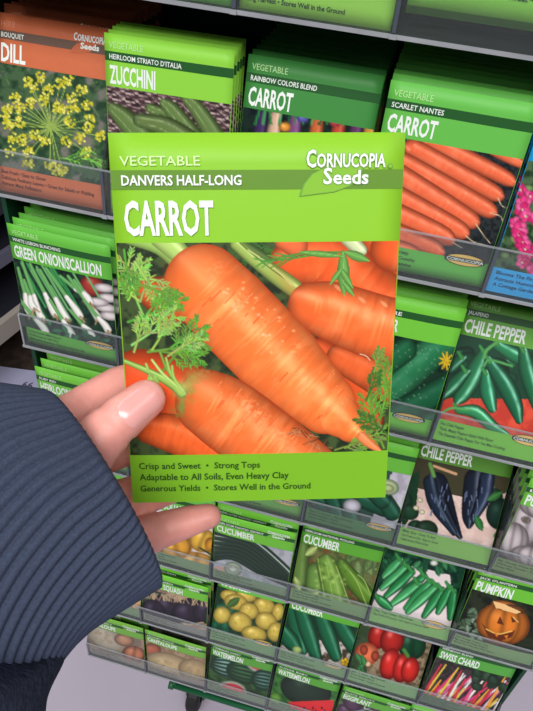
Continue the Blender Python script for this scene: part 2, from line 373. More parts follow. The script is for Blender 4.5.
    for k in range(36):
        t = r.random(); x = 212+t*80; y = 392+t*60; o = r.uniform(-14, 18); x += o*.6; y -= o*.75; L = r.uniform(2, 8)
        A.line([(x-L*.6, y+L*.75), (x+L*.5, y-L*.6)], r.uniform(.5, 1.2), r.choice([(246, 148, 92), (243, 138, 84), (224, 98, 46)]))
    for k in range(26): x = r.uniform(296, 332); y = 432+(x-296)*.5+r.uniform(-8, 8); A.line([(x, y), (x+r.uniform(-12, 12), y+r.uniform(-3, 9))], .7, r.choice([(150, 84, 50), (84, 40, 26), (190, 130, 90)]))
    # feathery tops
    for (x, y, a, L) in ((150, 330, -1.9, 70), (128, 300, -1.2, 40), (135, 262, .9, 50), (140, 285, .4, 42), (128, 322, -.4, 48), (132, 345, -.6, 50), (150, 350, .15, 48), (162, 372, -.9, 56), (124, 250, 1.4, 40), (148, 352, -.15, 52), (176, 352, -.35, 26)):
        A.frond(x, y, a, L, r.choice([G1, G2, G1]), 2.9, r, n=4, depth=2, spread=.62)
    A.cap([(122, 360, 2), (150, 372, 3.4), (172, 384, 5), (182, 393, 5)], (142, 180, 84), lo=.5, hi=.15, edge=(84, 124, 46))
    for q in ((160, 352), (166, 358), (152, 360), (172, 366)): A.line([q, ((q[0]+182)/2-3, (q[1]+390)/2), (183, 391)], 2.4, r.choice([(150, 188, 90), (176, 204, 112), (112, 156, 64)]), 3.4)
    A.soft(183, 388, 6, 8, (176, 196, 108), .3, .6)
    for (x, y, a, L) in ((146, 364, 1.2, 24), (152, 350, -1.1, 34), (168, 356, -.5, 36), (134, 352, -1.3, 34)): A.frond(x, y, a, L, G2, 2.6, r, n=4, depth=2, spread=.6)
    # single leaf over the upper right root
    A.line([(262, 262), (300, 254), (345, 252)], 2.4, (86, 136, 58)); A.frond(318, 254, 3.0, 54, (84, 134, 60), 2.4, r, n=4, depth=1, spread=.4)
    for (x, y, a, L, w) in ((343, 252, 1.55, 44, 6.5), (345, 252, .35, 26, 5), (340, 268, 1.0, 24, 3.5), (342, 268, 2.2, 20, 3), (343, 282, .9, 18, 3), (300, 252, .1, 44, 3.5)):
        A.leaf(x, y, a, L, w, (98, 150, 70))
    for (x, y, a, L) in ((362, 430, -1.0, 44), (380, 420, -1.4, 48), (384, 448, -1.9, 50), (345, 448, -.4, 40), (392, 400, -1.8, 36), (366, 400, -1.2, 28), (390, 436, -2.6, 34), (374, 372, -1.3, 22), (335, 450, -.2, 30)):
        A.frond(x, y, a, L, r.choice([G1, (112, 150, 66), G3]), 2.0, r, n=4, depth=2, spread=.6)
    A.cap([(362, 437, 5), (370, 444, 4), (380, 451, 1.6)], (242, 132, 80), lo=.3, hi=.1)
    return A
def art_scarlet(X, Y):
    r = random.Random(3); A = Art(X, Y, (44, 50, 52), (26, 30, 32), 3)
    for k in range(10): A.line([(388+k*3, 136), (402+k*2.4, 150+k)], 2.4, r.choice([(30, 96, 60), (70, 130, 90), (20, 70, 48)]))
    for a, b, w in (((488, 146), (525, 166), 7), ((428, 139), (512, 182), 9), ((412, 148), (499, 196), 10), ((402, 162), (492, 212), 10.5), ((386, 168), (474, 222), 11.5), ((374, 184), (464, 233), 11), ((372, 202), (450, 240), 11), ((372, 222), (440, 252), 10), ((370, 240), (420, 258), 9)):
        A.cap([(a[0], a[1], w*.8), (a[0]+8, a[1]+4, w), (b[0]-12, b[1]-7, w*.92), (b[0], b[1], w*.55)], (232, 104, 66), lo=.5, hi=.16, ring=12, edge=(130, 44, 24), tint=(240, 128, 90))
    for p in (((498, 198), (502, 206), (508, 208)), ((490, 213), (500, 216), (503, 222)), ((476, 224), (484, 236), (490, 243)), ((466, 236), (474, 242), (488, 246)), ((452, 242), (462, 248))): A.line(p, 1.2, (226, 200, 160), .6)
    return A
def art_dill(X, Y):
    r = random.Random(4); A = Art(X, Y, (66, 92, 62), (34, 60, 40), 7); A.noise((112, 108, 100), 12, .55, .75, 2)
    for k in range(60): x = r.uniform(-5, 110); y = r.uniform(62, 188); A.line([(x, y), (x+r.uniform(-12, 12), y+r.uniform(-10, 10))], .8, r.choice([(70, 120, 60), (40, 78, 46), (100, 140, 80)]))
    c = (51, 128)
    P = [(28, 83), (40, 77), (48, 90), (60, 84), (68, 80), (15, 98), (20, 108), (8, 110), (31, 103), (43, 100), (57, 107), (64, 110), (72, 98), (82, 90), (76, 109), (87, 104), (90, 119), (88, 128), (101, 136), (80, 138), (66, 142), (45, 141), (35, 135), (20, 122), (8, 125), (12, 138), (4, 118), (10, 152), (28, 164), (56, 170), (28, 152), (86, 152), (70, 122), (33, 88), (62, 170), (50, 164), (22, 140)]
    for p in P: A.line([c, p], 1.2, (150, 176, 84), .8)
    for p in P:
        for k in range(22):
            a = r.uniform(0, 6.3); q = 5.6*math.sqrt(r.random()); A.ell(p[0]+q*math.cos(a), p[1]+q*math.sin(a), 1.3, 1.2, r.choice([(226, 218, 74), (206, 196, 48), (238, 230, 110), (180, 176, 40)]), lo=.2, hi=0)
    for k in range(6): A.frond(60+k*7, 158, r.uniform(-.5, .5), 20, (130, 200, 80), 1, r, n=3, depth=1)
    return A
def art_zucchini(X, Y):
    r = random.Random(5); A = Art(X, Y, (74, 54, 58), (48, 34, 38), 5)
    for k in range(-6, 26):
        for j in range(30):
            x = 100+j*6.5; y = 84+k*4.2+j*1.2; A.line([(x, y), (x+5, y+(1.5 if (j+k) % 2 else -1))], 1.6, r.choice([(176, 150, 148), (140, 112, 112), (196, 172, 168)]))
    def z(p, c=(96, 122, 66)):
        A.cap(p, c, lo=.45, hi=.12, edge=(50, 66, 36), side=.12)
        for o in (-.35, .3): A.line([(q[0]+o*q[2]*.7, q[1]-o*q[2]) for q in p], 1, (140, 160, 104))
    z([(112, 108, 6), (124, 118, 10), (150, 146, 14)]); z([(150, 108, 5), (166, 116, 7), (180, 130, 9)]); z([(163, 102, 4), (172, 110, 8), (196, 140, 10)]); z([(186, 98, 5), (198, 110, 8), (222, 146, 10)])
    z([(140, 120, 7), (165, 126, 10), (190, 142, 12)], (96, 118, 66))
    return A
def art_rainbow(X, Y):
    r = random.Random(6); A = Art(X, Y, (24, 40, 34), (12, 20, 26), 6)
    for x, c in ((262, (60, 40, 84)), (276, (206, 168, 140)), (296, (120, 70, 120)), (318, (190, 96, 52)), (340, (180, 70, 50)), (358, (90, 50, 90)), (372, (200, 140, 60))): A.cap([(x, 116, 6), (x-4, 150, 7), (x-6, 190, 3)], c, lo=.5, hi=.15)
    for k in range(16): x = 255+k*8; A.line([(x, 124), (x+r.uniform(-4, 12), 98)], 2.4, r.choice([(40, 120, 60), (70, 150, 90), (24, 84, 50)]))
    for (x, y, cc) in ((285, 127, (226, 150, 60)), (303, 118, (90, 90, 170)), (335, 122, (180, 60, 70))): A.ell(x, y, 6, 5, cc)
    return A
def art_hollyhock(X, Y):
    r = random.Random(7); A = Art(X, Y, (74, 100, 66), (32, 54, 34), 6)
    for k in range(30): A.ell(r.uniform(495, 600), r.uniform(170, 290), 5, 3.5, r.choice([(90, 130, 70), (60, 96, 50), (120, 150, 90)]), r.uniform(0, 3), hi=.05)
    for k in range(46):
        x = r.gauss(526, 7)+(k % 3)*14; y = 190+k*2.2; R0 = r.uniform(5, 9)
        for j in range(5): a = j*1.256+k; A.ell(x+R0*.45*math.cos(a), y+R0*.45*math.sin(a), R0*.55, R0*.45, r.choice([(232, 60, 130), (240, 96, 156), (214, 40, 110)]), a, lo=.3, hi=.1)
        A.ell(x, y, 1.6, 1.6, (246, 200, 180), hi=0)
    return A
def art_onion(X, Y):
    r = random.Random(8); A = Art(X, Y, (30, 62, 44), (18, 34, 28), 4)
    A.ell(92, 286, 13, 10, (176, 60, 50), .4)
    for x, y in ((104, 288), (108, 298), (106, 308), (110, 316), (98, 302)): A.ell(x, y, 11, 4.5, (226, 214, 214), .15, hi=.1, edge=(150, 130, 130))
    P = [((18, 268), (30, 312)), ((22, 262), (42, 318)), ((30, 264), (55, 314)), ((40, 270), (66, 318)), ((46, 268), (80, 316)), ((60, 276), (86, 298)), ((68, 276), (98, 318)), ((74, 280), (90, 302)), ((20, 300), (46, 332)), ((50, 300), (72, 335)), ((70, 310), (92, 336)), ((84, 300), (108, 330)), ((24, 280), (34, 308))]
    for k in range(30): x = r.uniform(14, 80); y = r.uniform(262, 290); A.line([(x, y), (x+20, y+34)], 2.2, r.choice([(34, 120, 62), (60, 150, 80), (20, 84, 44), (110, 176, 110)]))
    for a, b in P:
        m = (a[0]*.4+b[0]*.6, a[1]*.4+b[1]*.6); A.line([a, m], 3, (110, 176, 100), 4); A.cap([(m[0], m[1], 2.2), (b[0]-3, b[1]-5, 3.4), (b[0], b[1], 3.6)], (238, 236, 226), lo=.3, hi=.1, edge=(150, 150, 130))
        for k in range(9): A.line([b, (b[0]+r.uniform(-4, 6), b[1]+r.uniform(2, 8))], .7, r.choice([(206, 176, 130), (160, 124, 84)]))
    for k in range(24): x = r.uniform(24, 118); y = r.uniform(326, 342); A.leaf(x, y, r.uniform(0, 3), 9, 2.5, r.choice([(40, 110, 70), (24, 80, 52)]))
    return A
def art_slicing_cucumber(X, Y):
    r = random.Random(9); A = Art(X, Y, (22, 52, 36), (14, 34, 26), 5)
    A.cap([(380, 400, 16), (420, 362, 17), (446, 342, 15)], (38, 118, 74), lo=.5, hi=.08, off=.2, edge=(10, 44, 28), tint=(74, 150, 104))
    A.cap([(388, 420, 14), (430, 398, 15), (462, 380, 14)], (24, 92, 58), lo=.5, hi=.08, edge=(8, 34, 22))
    A.cap([(415, 430, 10), (450, 410, 11)], (30, 96, 62), lo=.5, hi=.1)
    A.cap([(376, 372, 12), (405, 350, 12)], (30, 100, 62), lo=.5, hi=.06)
    for k in range(70): A.ell(r.uniform(384, 444), r.uniform(345, 400), .8, .8, (140, 190, 150), hi=0, lo=.2, a=.6)
    for k in range(9): A.line([(446, 361), (446+7*math.cos(k*.7), 361+9*math.sin(k*.7))], 3, (226, 186, 40), 1.5)
    return A
def chili(A, p, col=(34, 112, 66), stem=(60, 140, 70), hi=.5):
    A.cap(p, col, lo=.6, hi=hi, off=.35, edge=(8, 40, 26)); A.line([(p[0][0]-4, p[0][1]-6), (p[0][0], p[0][1])], 3, stem, 4)
def art_jalapeno(X, Y):
    r = random.Random(10); A = Art(X, Y, (214, 78, 56), (186, 56, 44), 9)
    A.poly([(430, 300), (600, 300), (600, 330), (580, 400), (440, 398), (440, 360)], (20, 62, 42))
    for k in range(22): x = r.uniform(445, 560); y = r.uniform(345, 385); A.ell(x, y, 12, 7, r.choice([(22, 84, 54), (14, 60, 40), (32, 104, 66)]), r.uniform(-.6, .6), hi=.4)
    chili(A, [(484, 352, 5), (475, 372, 10), (464, 392, 9), (458, 400, 5)], (30, 110, 68)); chili(A, [(486, 374, 5), (488, 392, 8.5), (492, 408, 5)], (28, 120, 78)); chili(A, [(490, 362, 6), (505, 384, 9.5), (515, 405, 8), (519, 420, 4)], (20, 96, 62))
    chili(A, [(498, 345, 6), (515, 355, 8), (530, 362, 6)], (30, 120, 74)); chili(A, [(524, 352, 6), (528, 372, 9), (536, 400, 7), (540, 414, 4)], (22, 100, 62)); chili(A, [(458, 410, 4), (476, 412, 7), (492, 426, 6), (506, 434, 3)], (46, 136, 84)); chili(A, [(552, 356, 6), (556, 380, 9), (560, 404, 5)], (22, 100, 62))
    chili(A, [(462, 358, 5), (452, 366, 7), (444, 372, 5)], (24, 96, 60)); chili(A, [(466, 372, 5), (452, 386, 8), (442, 396, 5)], (26, 100, 62))
    A.line([(500, 340), (487, 350), (484, 358)], 3.4, (86, 160, 84)); A.line([(512, 366), (490, 360), (484, 366)], 2.6, (80, 156, 84)); A.line([(440, 414), (452, 408), (468, 410)], 2.4, (86, 166, 90))
    return A
def art_zucc_small(X, Y):
    r = random.Random(11); A = Art(X, Y, (170, 164, 176), (200, 196, 204), 8)
    A.poly([(300, 455), (400, 455), (360, 545), (290, 535)], (24, 60, 44), .85)
    for a, b in (((316, 500), (352, 516)), ((330, 492), (340, 522)), ((362, 500), (384, 508)), ((372, 480), (392, 512)), ((352, 470), (382, 500)), ((345, 488), (352, 520))): A.cap([(a[0], a[1], 8), (b[0], b[1], 9)], (26, 84, 60), lo=.55, hi=.16, edge=(10, 40, 26))
    A.ell(388, 487, 11, 8, (206, 220, 168), .2, hi=.05, edge=(60, 120, 70)); A.ell(388, 488, 6, 4, (186, 206, 140), .2, hi=0)
    A.ell(352, 506, 9, 7, (210, 206, 216), .1, hi=0)
    return A
def art_poblano(X, Y):
    r = random.Random(12); A = Art(X, Y, (206, 176, 166), (226, 200, 190), 9)
    A.poly([(400, 440), (520, 455), (510, 492), (480, 500), (405, 486)], (62, 58, 40)); A.poly([(400, 484), (420, 470), (416, 510), (402, 530)], (24, 58, 36))
    for p in ((404, 500), (410, 512), (416, 528), (500, 512), (494, 496)): A.ell(p[0], p[1], 9, 8, (30, 66, 44), .3, hi=.1)
    A.ell(500, 514, 14, 16, (24, 54, 44), 0, hi=.12); A.ell(426, 530, 12, 10, (34, 60, 42), 0, hi=.1); A.line([(434, 466), (456, 474)], 3, (206, 160, 120))
    for x, y in ((420, 500), (416, 508), (422, 512), (492, 487)): A.ell(x, y, 3, 2.4, (222, 214, 176), .4, hi=0)
    B = (22, 30, 46)
    A.cap([(436, 484, 12), (441, 500, 12), (450, 520, 8), (460, 537, 2.5)], B, lo=.5, hi=.34, off=-.1, edge=(6, 10, 12)); A.cap([(430, 482, 7), (436, 505, 7), (454, 533, 3)], (26, 40, 58), lo=.6, hi=.25); A.line([(444, 486), (447, 502), (456, 524)], 2, (8, 12, 20))
    A.cap([(476, 480, 12), (474, 500, 12), (470, 516, 8), (469, 526, 3)], B, lo=.5, hi=.34, off=.15, edge=(6, 10, 12)); A.cap([(487, 478, 8), (484, 496, 8), (474, 518, 4)], (34, 46, 70), lo=.6, hi=.3); A.line([(480, 480), (478, 496), (471, 516)], 2, (8, 12, 20))
    for k in range(26): x = r.choice([440, 474])+r.uniform(-9, 9); y = r.uniform(484, 516); A.line([(x, y), (x+r.uniform(-2, 2), y+5)], 1.1, (104, 116, 150))
    A.line([(430, 464), (434, 476)], 4, (96, 150, 74)); A.leaf(482, 530, -2.0, 16, 4, (44, 108, 52)); A.leaf(494, 536, -.3, 9, 3, (52, 116, 56)); A.leaf(488, 500, -.5, 16, 4, (54, 110, 54))
    return A
def art_white_pumpkin(X, Y):
    A = Art(X, Y, (92, 84, 80), (60, 54, 52), 9)
    for (x, y, a, b) in ((528, 522, 24, 24), (512, 540, 17, 18), (556, 530, 20, 26), (540, 505, 22, 14), (570, 560, 20, 16), (530, 556, 20, 10)): A.ell(x, y, a, b, (202, 190, 192), .2, lo=.55, hi=.06, ribs=5, edge=(104, 92, 92))
    A.ell(526, 520, 5, 3.5, (150, 138, 130), .3, hi=0); A.ell(526, 520, 2.5, 2, (120, 104, 92), hi=0)
    return A
def art_summer_squash(X, Y):
    A = Art(X, Y, (214, 204, 200), (190, 178, 174), 5)
    for (x, y, a, b, g, c) in ((196, 562, 20, 10, .15, (238, 178, 88)), (176, 548, 17, 12, -.3, (236, 168, 60)), (202, 540, 14, 12, .4, (244, 190, 70)), (160, 562, 14, 10, .2, (240, 190, 110)), (214, 548, 12, 8, 1, (232, 160, 52))): A.ell(x, y, a, b, c, g, lo=.4, hi=.2, ribs=3, edge=(170, 104, 40))
    A.line([(200, 548), (212, 556), (218, 566)], 1.6, (40, 60, 30)); A.line([(150, 580), (215, 590)], 5, (206, 150, 140))
    return A
def art_armenian(X, Y):
    A = Art(X, Y, (176, 178, 186), (150, 154, 160), 6)
    for k in range(7):
        o = k*5.2; A.cap([(205+o*.4, 560-o*.9, 3.5), (232+o*.6, 556-o*.5, 4), (262+o*.6, 572-o*.25, 4), (302, 590-o*.1, 3.5)], (44, 66, 54), lo=.5, hi=.05, edge=(20, 36, 28)); A.line([(205+o*.4, 559-o*.9), (232+o*.6, 555-o*.5), (262+o*.6, 571-o*.25), (302, 589-o*.1)], 1.1, (206, 218, 208))
    A.poly([(200, 568), (225, 566), (256, 585), (260, 592), (205, 590)], (206, 158, 142)); A.ell(233, 569, 9, 7, (192, 206, 184), .2, hi=0, edge=(90, 130, 90)); A.ell(233, 569, 5, 3.6, (222, 226, 206), .2, hi=0)
    A.ell(238, 580, 12, 4, (206, 206, 206), .2, hi=0)
    return A
def art_pickling(X, Y):
    r = random.Random(14); A = Art(X, Y, (110, 110, 60), (66, 84, 40), 5); A.noise((120, 64, 44), 6, .55, .7, 3)
    A.poly([(352, 548), (385, 560), (372, 605), (352, 596)], (92, 110, 66), .5)
    for k in range(12): A.leaf(r.uniform(345, 380), r.uniform(545, 572), r.uniform(0, 3), 14, 5, r.choice([(112, 136, 82), (90, 118, 64)]))
    A.cap([(300, 548, 10), (298, 580, 10)], (96, 128, 56), lo=.5, hi=.1, edge=(46, 66, 28)); A.cap([(316, 572, 10), (314, 596, 10)], (106, 146, 66), lo=.5, hi=.1, edge=(46, 70, 28))
    A.cap([(342, 566, 7), (356, 584, 9), (374, 604, 8)], (92, 134, 40), lo=.5, hi=.16, edge=(40, 60, 20)); A.cap([(326, 564, 10), (332, 582, 12), (338, 604, 10)], (116, 158, 62), lo=.45, hi=.14, edge=(50, 74, 26))
    for x0, w0 in ((326, 0), (331, .5), (336, 1), (318, 0), (350, 1.5), (358, 1.5)): A.line([(x0, 562+(x0-326)*.4), (x0+4+w0*2, 582), (x0+8+w0*6, 606)], 1.1, (164, 196, 96))
    for k in range(60): A.soft(r.uniform(316, 346), r.uniform(560, 606), 1.6, 1.3, r.choice([(66, 100, 40), (176, 204, 110)]), a=.6)
    for p in ((300, 590), (308, 600), (306, 555)): A.leaf(p[0], p[1], r.uniform(-2, 0), 14, 4, (170, 190, 110))
    return A
def art_serrano(X, Y):
    r = random.Random(15); A = Art(X, Y, (30, 74, 52), (14, 44, 34), 5)
    A.poly([(378, 590), (396, 562), (450, 575), (456, 640), (370, 610)], (222, 206, 206))
    for k in range(30): A.leaf(r.uniform(380, 455), r.uniform(548, 570), r.uniform(0, 3), 10, 3, r.choice([(40, 100, 64), (24, 76, 48), (60, 124, 80)]))
    A.ell(434, 563, 4, 3, (236, 236, 226), hi=0)
    for a, b in (((406, 566), (382, 588)), ((412, 572), (386, 596)), ((424, 576), (396, 600)), ((430, 582), (406, 608)), ((418, 584), (392, 604)), ((436, 586), (408, 612)), ((442, 590), (424, 616)), ((450, 588), (438, 612)), ((454, 592), (450, 618)), ((378, 598), (390, 608)), ((400, 560), (384, 576))):
        chili(A, [(a[0], a[1], 3.6), ((a[0]+b[0])/2, (a[1]+b[1])/2, 5.2), (b[0], b[1], 3)], r.choice([(48, 140, 78), (36, 124, 66), (62, 152, 88)]), hi=.35)
    return A
def art_jack(X, Y):
    r = random.Random(16); A = Art(X, Y, (38, 46, 30), (20, 26, 18), 5)
    for k in range(26): A.leaf(r.uniform(455, 482), r.uniform(608, 636), r.uniform(0, 3), 8, 2.6, r.choice([(120, 140, 120), (86, 110, 84), (60, 80, 56)]))
    A.ell(503, 624, 27, 21, (226, 126, 40), .15, lo=.5, hi=.1, ribs=5, edge=(120, 56, 20)); A.ell(505, 606, 14, 5, (196, 112, 46), .2, hi=0); A.ell(514, 609, 12, 4, (110, 66, 34), .2, hi=0)
    A.poly([(493, 601), (504, 604), (521, 612), (516, 614), (500, 609), (496, 608)], (238, 190, 130))
    D = (98, 44, 20); L = (246, 190, 96)
    A.poly([(497, 623), (500, 616), (504, 625)], D); A.poly([(511, 616), (519, 621), (512, 623)], D); A.line([(513, 617), (518, 622)], 1.4, L)
    A.poly([(481, 622), (488, 630), (500, 635), (512, 632), (516, 629), (512, 637), (500, 641), (488, 636)], D); A.line([(486, 629), (498, 634), (512, 631)], 1.3, L); A.poly([(494, 633), (498, 634), (497, 637)], (216, 120, 40)); A.poly([(504, 636), (508, 635), (507, 639)], (216, 120, 40))
    A.ell(512, 655, 14, 4, (180, 110, 70), .2, hi=0)
    return A
def art_acorn(X, Y):
    r = random.Random(17); A = Art(X, Y, (176, 150, 124), (120, 96, 78), 3)
    A.ell(158, 602, 16, 10, (70, 96, 74), .3, ribs=5, hi=.1)
    for (x, y, a, b, g) in ((168, 610, 22, 12, .5), (190, 612, 20, 14, -.3), (206, 612, 14, 12, .2), (152, 612, 14, 12, .4)): A.ell(x, y, a, b, (48, 38, 58), g, lo=.5, hi=.18, ribs=3, edge=(18, 14, 26))
    for k in range(60): A.line([(170+r.random()*38, 622+r.random()*10), (172+r.random()*38, 624+r.random()*8)], .9, r.choice([(216, 196, 170), (170, 140, 116)]))
    for k in range(50): x = r.uniform(146, 210); A.line([(x, 592+(x-146)*.14), (x+r.uniform(-4, 4), 598+(x-146)*.14)], .9, (196, 170, 130))
    return A
def art_butternut(X, Y):
    A = Art(X, Y, (150, 116, 90), (100, 76, 60), 5)
    A.cap([(95, 590, 8), (118, 598, 9), (134, 602, 10)], (222, 176, 128), lo=.4, hi=.12, edge=(140, 90, 56)); A.cap([(96, 604, 6), (128, 612, 7)], (206, 160, 130), lo=.4, hi=.1)
    return A
def art_lemon(X, Y):
    r = random.Random(18); A = Art(X, Y, (44, 72, 50), (26, 50, 38), 5)
    for k in range(14): A.leaf(r.uniform(212, 235), r.uniform(596, 634), r.uniform(0, 3), 12, 5, (34, 92, 66))
    for (x, y, a, b) in ((230, 596, 10, 6), (246, 596, 11, 6), (236, 602, 12, 8), (264, 606, 11, 8.5), (278, 612, 6, 9), (222, 615, 9, 8.5), (249, 611, 10, 8.5), (240, 622, 12, 10), (266, 621, 11, 9), (254, 634, 13, 8), (276, 632, 9, 10)): A.ell(x, y, a, b, (214, 188, 88), .2, lo=.42, hi=.25, edge=(120, 92, 34), spots=(180, 150, 60))
    A.leaf(228, 606, -.6, 14, 4, (66, 102, 50))
    return A
def art_cuke_row(X, Y):
    A = Art(X, Y, (206, 196, 190), (160, 150, 140), 5); A.poly([(270, 598), (366, 612), (360, 640), (290, 640), (275, 650)], (24, 54, 38)); A.noise((66, 56, 40), 5, .58, .7, 4)
    for a, b in (((292, 606), (302, 650)), ((300, 608), (316, 656)), ((320, 614), (336, 656)), ((338, 620), (358, 654)), ((284, 632), (296, 648))): A.cap([(a[0], a[1], 7), ((a[0]+b[0])/2, (a[1]+b[1])/2, 8.5), (b[0], b[1], 6)], (24, 96, 62), lo=.55, hi=.22, edge=(8, 42, 28))
    A.ell(297, 650, 5, 4, (176, 204, 120), .3, hi=0); 
    for k in range(5): A.ell(345+2.5*math.cos(k*1.25), 662+2.5*math.sin(k*1.25), 2.2, 2, (236, 186, 40), hi=0)
    return A
def art_bell(X, Y):
    r = random.Random(20); A = Art(X, Y, (150, 130, 104), (96, 80, 60), 3)
    A.poly([(350, 620), (374, 628), (366, 675), (345, 672)], (40, 64, 40), .8)
    A.ell(412, 645, 14, 15, (22, 74, 46), 0, hi=.25, ribs=2)
    for (x, y, a, b) in ((379, 636, 11, 13), (392, 640, 12, 14)): A.ell(x, y, a, b, (178, 40, 34), .3, hi=.35, edge=(100, 14, 14))
    A.ell(367, 654, 12, 11, (232, 116, 78), .3, hi=.05, edge=(190, 60, 34)); A.ell(364, 650, 4, 5, (168, 70, 48), hi=0); A.ell(375, 656, 4, 5, (168, 70, 48), hi=0); A.ell(368, 664, 3, 3, (236, 190, 150), hi=0)
    for (x, y, a, b) in ((390, 664, 10, 16), (402, 668, 9, 15), (410, 670, 9, 13)): A.ell(x, y, a, b, (206, 44, 38), .25, hi=.3, edge=(120, 16, 16))
    A.line([(404, 650), (408, 656)], 4, (70, 130, 60))
    for k in range(8): A.leaf(r.uniform(350, 364), r.uniform(650, 672), r.uniform(0, 3), 8, 3, (60, 120, 70))
    return A
def art_chard(X, Y):
    r = random.Random(21); A = Art(X, Y, (66, 52, 56), (36, 40, 36), 4)
    for k in range(24): A.ell(r.uniform(450, 505), r.uniform(664, 712), 7, 5, r.choice([(38, 60, 44), (52, 74, 56), (60, 50, 60)]), r.uniform(0, 3), hi=.08)
    C_ = [(232, 90, 150), (236, 220, 226), (232, 196, 70), (214, 60, 80), (226, 60, 120), (236, 160, 60), (200, 50, 70), (240, 236, 220)]
    for k in range(44):
        x = 420+k*1.9+r.uniform(-2, 2); a = -.8+r.uniform(-.3, .35); L = r.uniform(24, 52); y = 706+k*.35; A.line([(x-8, y), (x-8+L*.5*math.cos(a), y+L*.5*math.sin(a)), (x-6+L*math.cos(a), y+L*math.sin(a-.1))], 4.2, C_[k % 8], 1.6)
    for k in range(14): A.ell(r.uniform(470, 505), r.uniform(664, 690), 6, 4, r.choice([(38, 66, 46), (52, 80, 58)]), r.uniform(0, 3), hi=.1)
    return A
def melon(A, x, y, a, b, g, c=(190, 168, 128)): A.ell(x, y, a, b, c, g, lo=.35, hi=.08, edge=(110, 92, 64), spots=(150, 130, 96))
def art_cantA(X, Y):
    A = Art(X, Y, (120, 108, 92), (160, 130, 110), 4); melon(A, 106, 638, 24, 12, .55, (176, 168, 150)); A.ell(134, 654, 12, 8, (206, 128, 92), .2, hi=.1, ribs=3); A.ell(124, 640, 10, 6, (186, 140, 110), .2, hi=.1); return A
def art_cantB(X, Y):
    A = Art(X, Y, (140, 112, 88), (172, 150, 120), 4); A.ell(152, 650, 9, 7, (180, 100, 72), hi=.1); melon(A, 168, 666, 26, 13, .25, (196, 172, 128)); melon(A, 194, 670, 16, 11, .25, (186, 160, 116)); return A
def art_cantC(X, Y):
    A = Art(X, Y, (96, 104, 84), (130, 122, 100), 4); melon(A, 120, 618, 26, 10, .3, (150, 146, 128)); return A
def art_wm(X, Y):
    A = Art(X, Y, (60, 92, 50), (36, 60, 36), 4)
    def m(x, y, a, b, g, c=(86, 128, 120)):
        A.ell(x, y, a, b, c, g, lo=.45, hi=.1, edge=(22, 44, 30)); ca, sa = math.cos(g), math.sin(g)
        for o in (-.75, -.42, -.1, .22, .55, .82):
            A.line([(x+a*t*ca-b*o*math.sqrt(max(0, 1-t*t))*sa, y+a*t*sa+b*o*math.sqrt(max(0, 1-t*t))*ca) for t in np.linspace(-.93, .93, 9)], 1.8, (26, 56, 36))
    m(228, 666, 18, 12, .2, (120, 160, 150)); m(244, 672, 18, 12, .25, (60, 100, 64)); A.ell(262, 667, 16, 7, (236, 230, 220), .25, hi=0); A.ell(262, 666, 14, 5.4, (226, 80, 84), .25, hi=0, lo=.2); m(264, 680, 13, 11, .2)
    A.ell(232, 690, 15, 9, (226, 234, 210), .2, hi=0); A.ell(232, 691, 12.5, 7.5, (224, 76, 84), .2, hi=0, lo=.2); return A
def art_wm2(X, Y):
    A = Art(X, Y, (60, 120, 50), (36, 80, 36), 4); A.ell(306, 690, 26, 16, (34, 54, 40), .25, lo=.4, hi=.12, edge=(14, 30, 20)); A.poly([(288, 702), (334, 700), (332, 716), (300, 724)], (216, 50, 54)); A.ell(275, 700, 7, 8, (110, 170, 70), hi=0)
    for k in range(12): A.ell(295+k*3, 708+(k % 3)*3, .8, 1.2, (60, 20, 16), hi=0)
    return A
def art_egg(X, Y):
    A = Art(X, Y, (86, 110, 72), (50, 66, 46), 4)
    for p in ((345, 712), (360, 712), (375, 716), (352, 704)): A.ell(p[0], p[1], 10, 7, (86, 60, 84), .6, hi=.25)
    A.frond(352, 712, -.3, 26, (176, 190, 160), 1.2, random.Random(2), n=3, depth=1); return A
def art_tomato(X, Y):
    A = Art(X, Y, (60, 90, 50), (40, 60, 34), 6)
    for k in range(14): A.ell(55+(k % 5)*20, 410+(k//5)*18, 12, 11, (200, 52, 40), .1*k, hi=.3, edge=(110, 20, 16), ribs=2)
    return A
def art_plain(cols):
    def f(X, Y):
        r = random.Random(cols[0][0]); A = Art(X, Y, cols[0], cols[1], 7); x0, x1, y0, y1 = X.min(), X.max(), Y.min(), Y.max(); s = (x1-x0)/5
        for k in range(22): A.ell(r.uniform(x0, x1), r.uniform(y0, y1), s, s*.7, r.choice(cols[2:]), r.uniform(0, 3), hi=.15, edge=cols[1])
        return A
    return f
# ---------------------------------------------------------------- seed packets in their pockets
G_ = (104, 182, 70); BD = (34, 84, 38)  # per-packet base greens also bake in how brightly each packet is lit
def solve(col, row, pts, ybot, p0):
    """lean, tilt and offset of a packet from where points (u, v) of it stand in the photograph"""
    sg = np.array([.02, .009, .0008, .0012]); p0 = np.array(p0, float); p = p0.copy()
    def res(p):
        yt, ro, dx, dz = p; a = math.asin(max(-.6, min(.6, (yt-ybot)/PH))); dz2 = dz+max(0, math.sin(ro))*PW; r = list((p-p0)/sg)
        for u, v, x, y in pts:
            lx = u*PW*math.cos(ro)+(1-v)*PH*math.sin(ro); lz = -u*PW*math.sin(ro)+(1-v)*PH*math.cos(ro)
            q = pr(np.array([col*W+dx+lx, ybot+lz*math.sin(a), ZB-row*H+dz2+lz*math.cos(a)]))
            r += [(float(q[0])-x)/1.5, (float(q[1])-y)/1.5]
        return np.array(r)
    for _ in range(25):
        r = res(p); J = np.stack([(res(p+sg*np.eye(4)[i]*1e-3)-r)/(sg[i]*1e-3) for i in range(4)], 1)
        st = np.linalg.solve(J.T@J+np.diag(.3/sg**2), -J.T@r); p = p+np.clip(st, -sg, sg)
    return p
VEG = 'VEGETABLE'
S = []
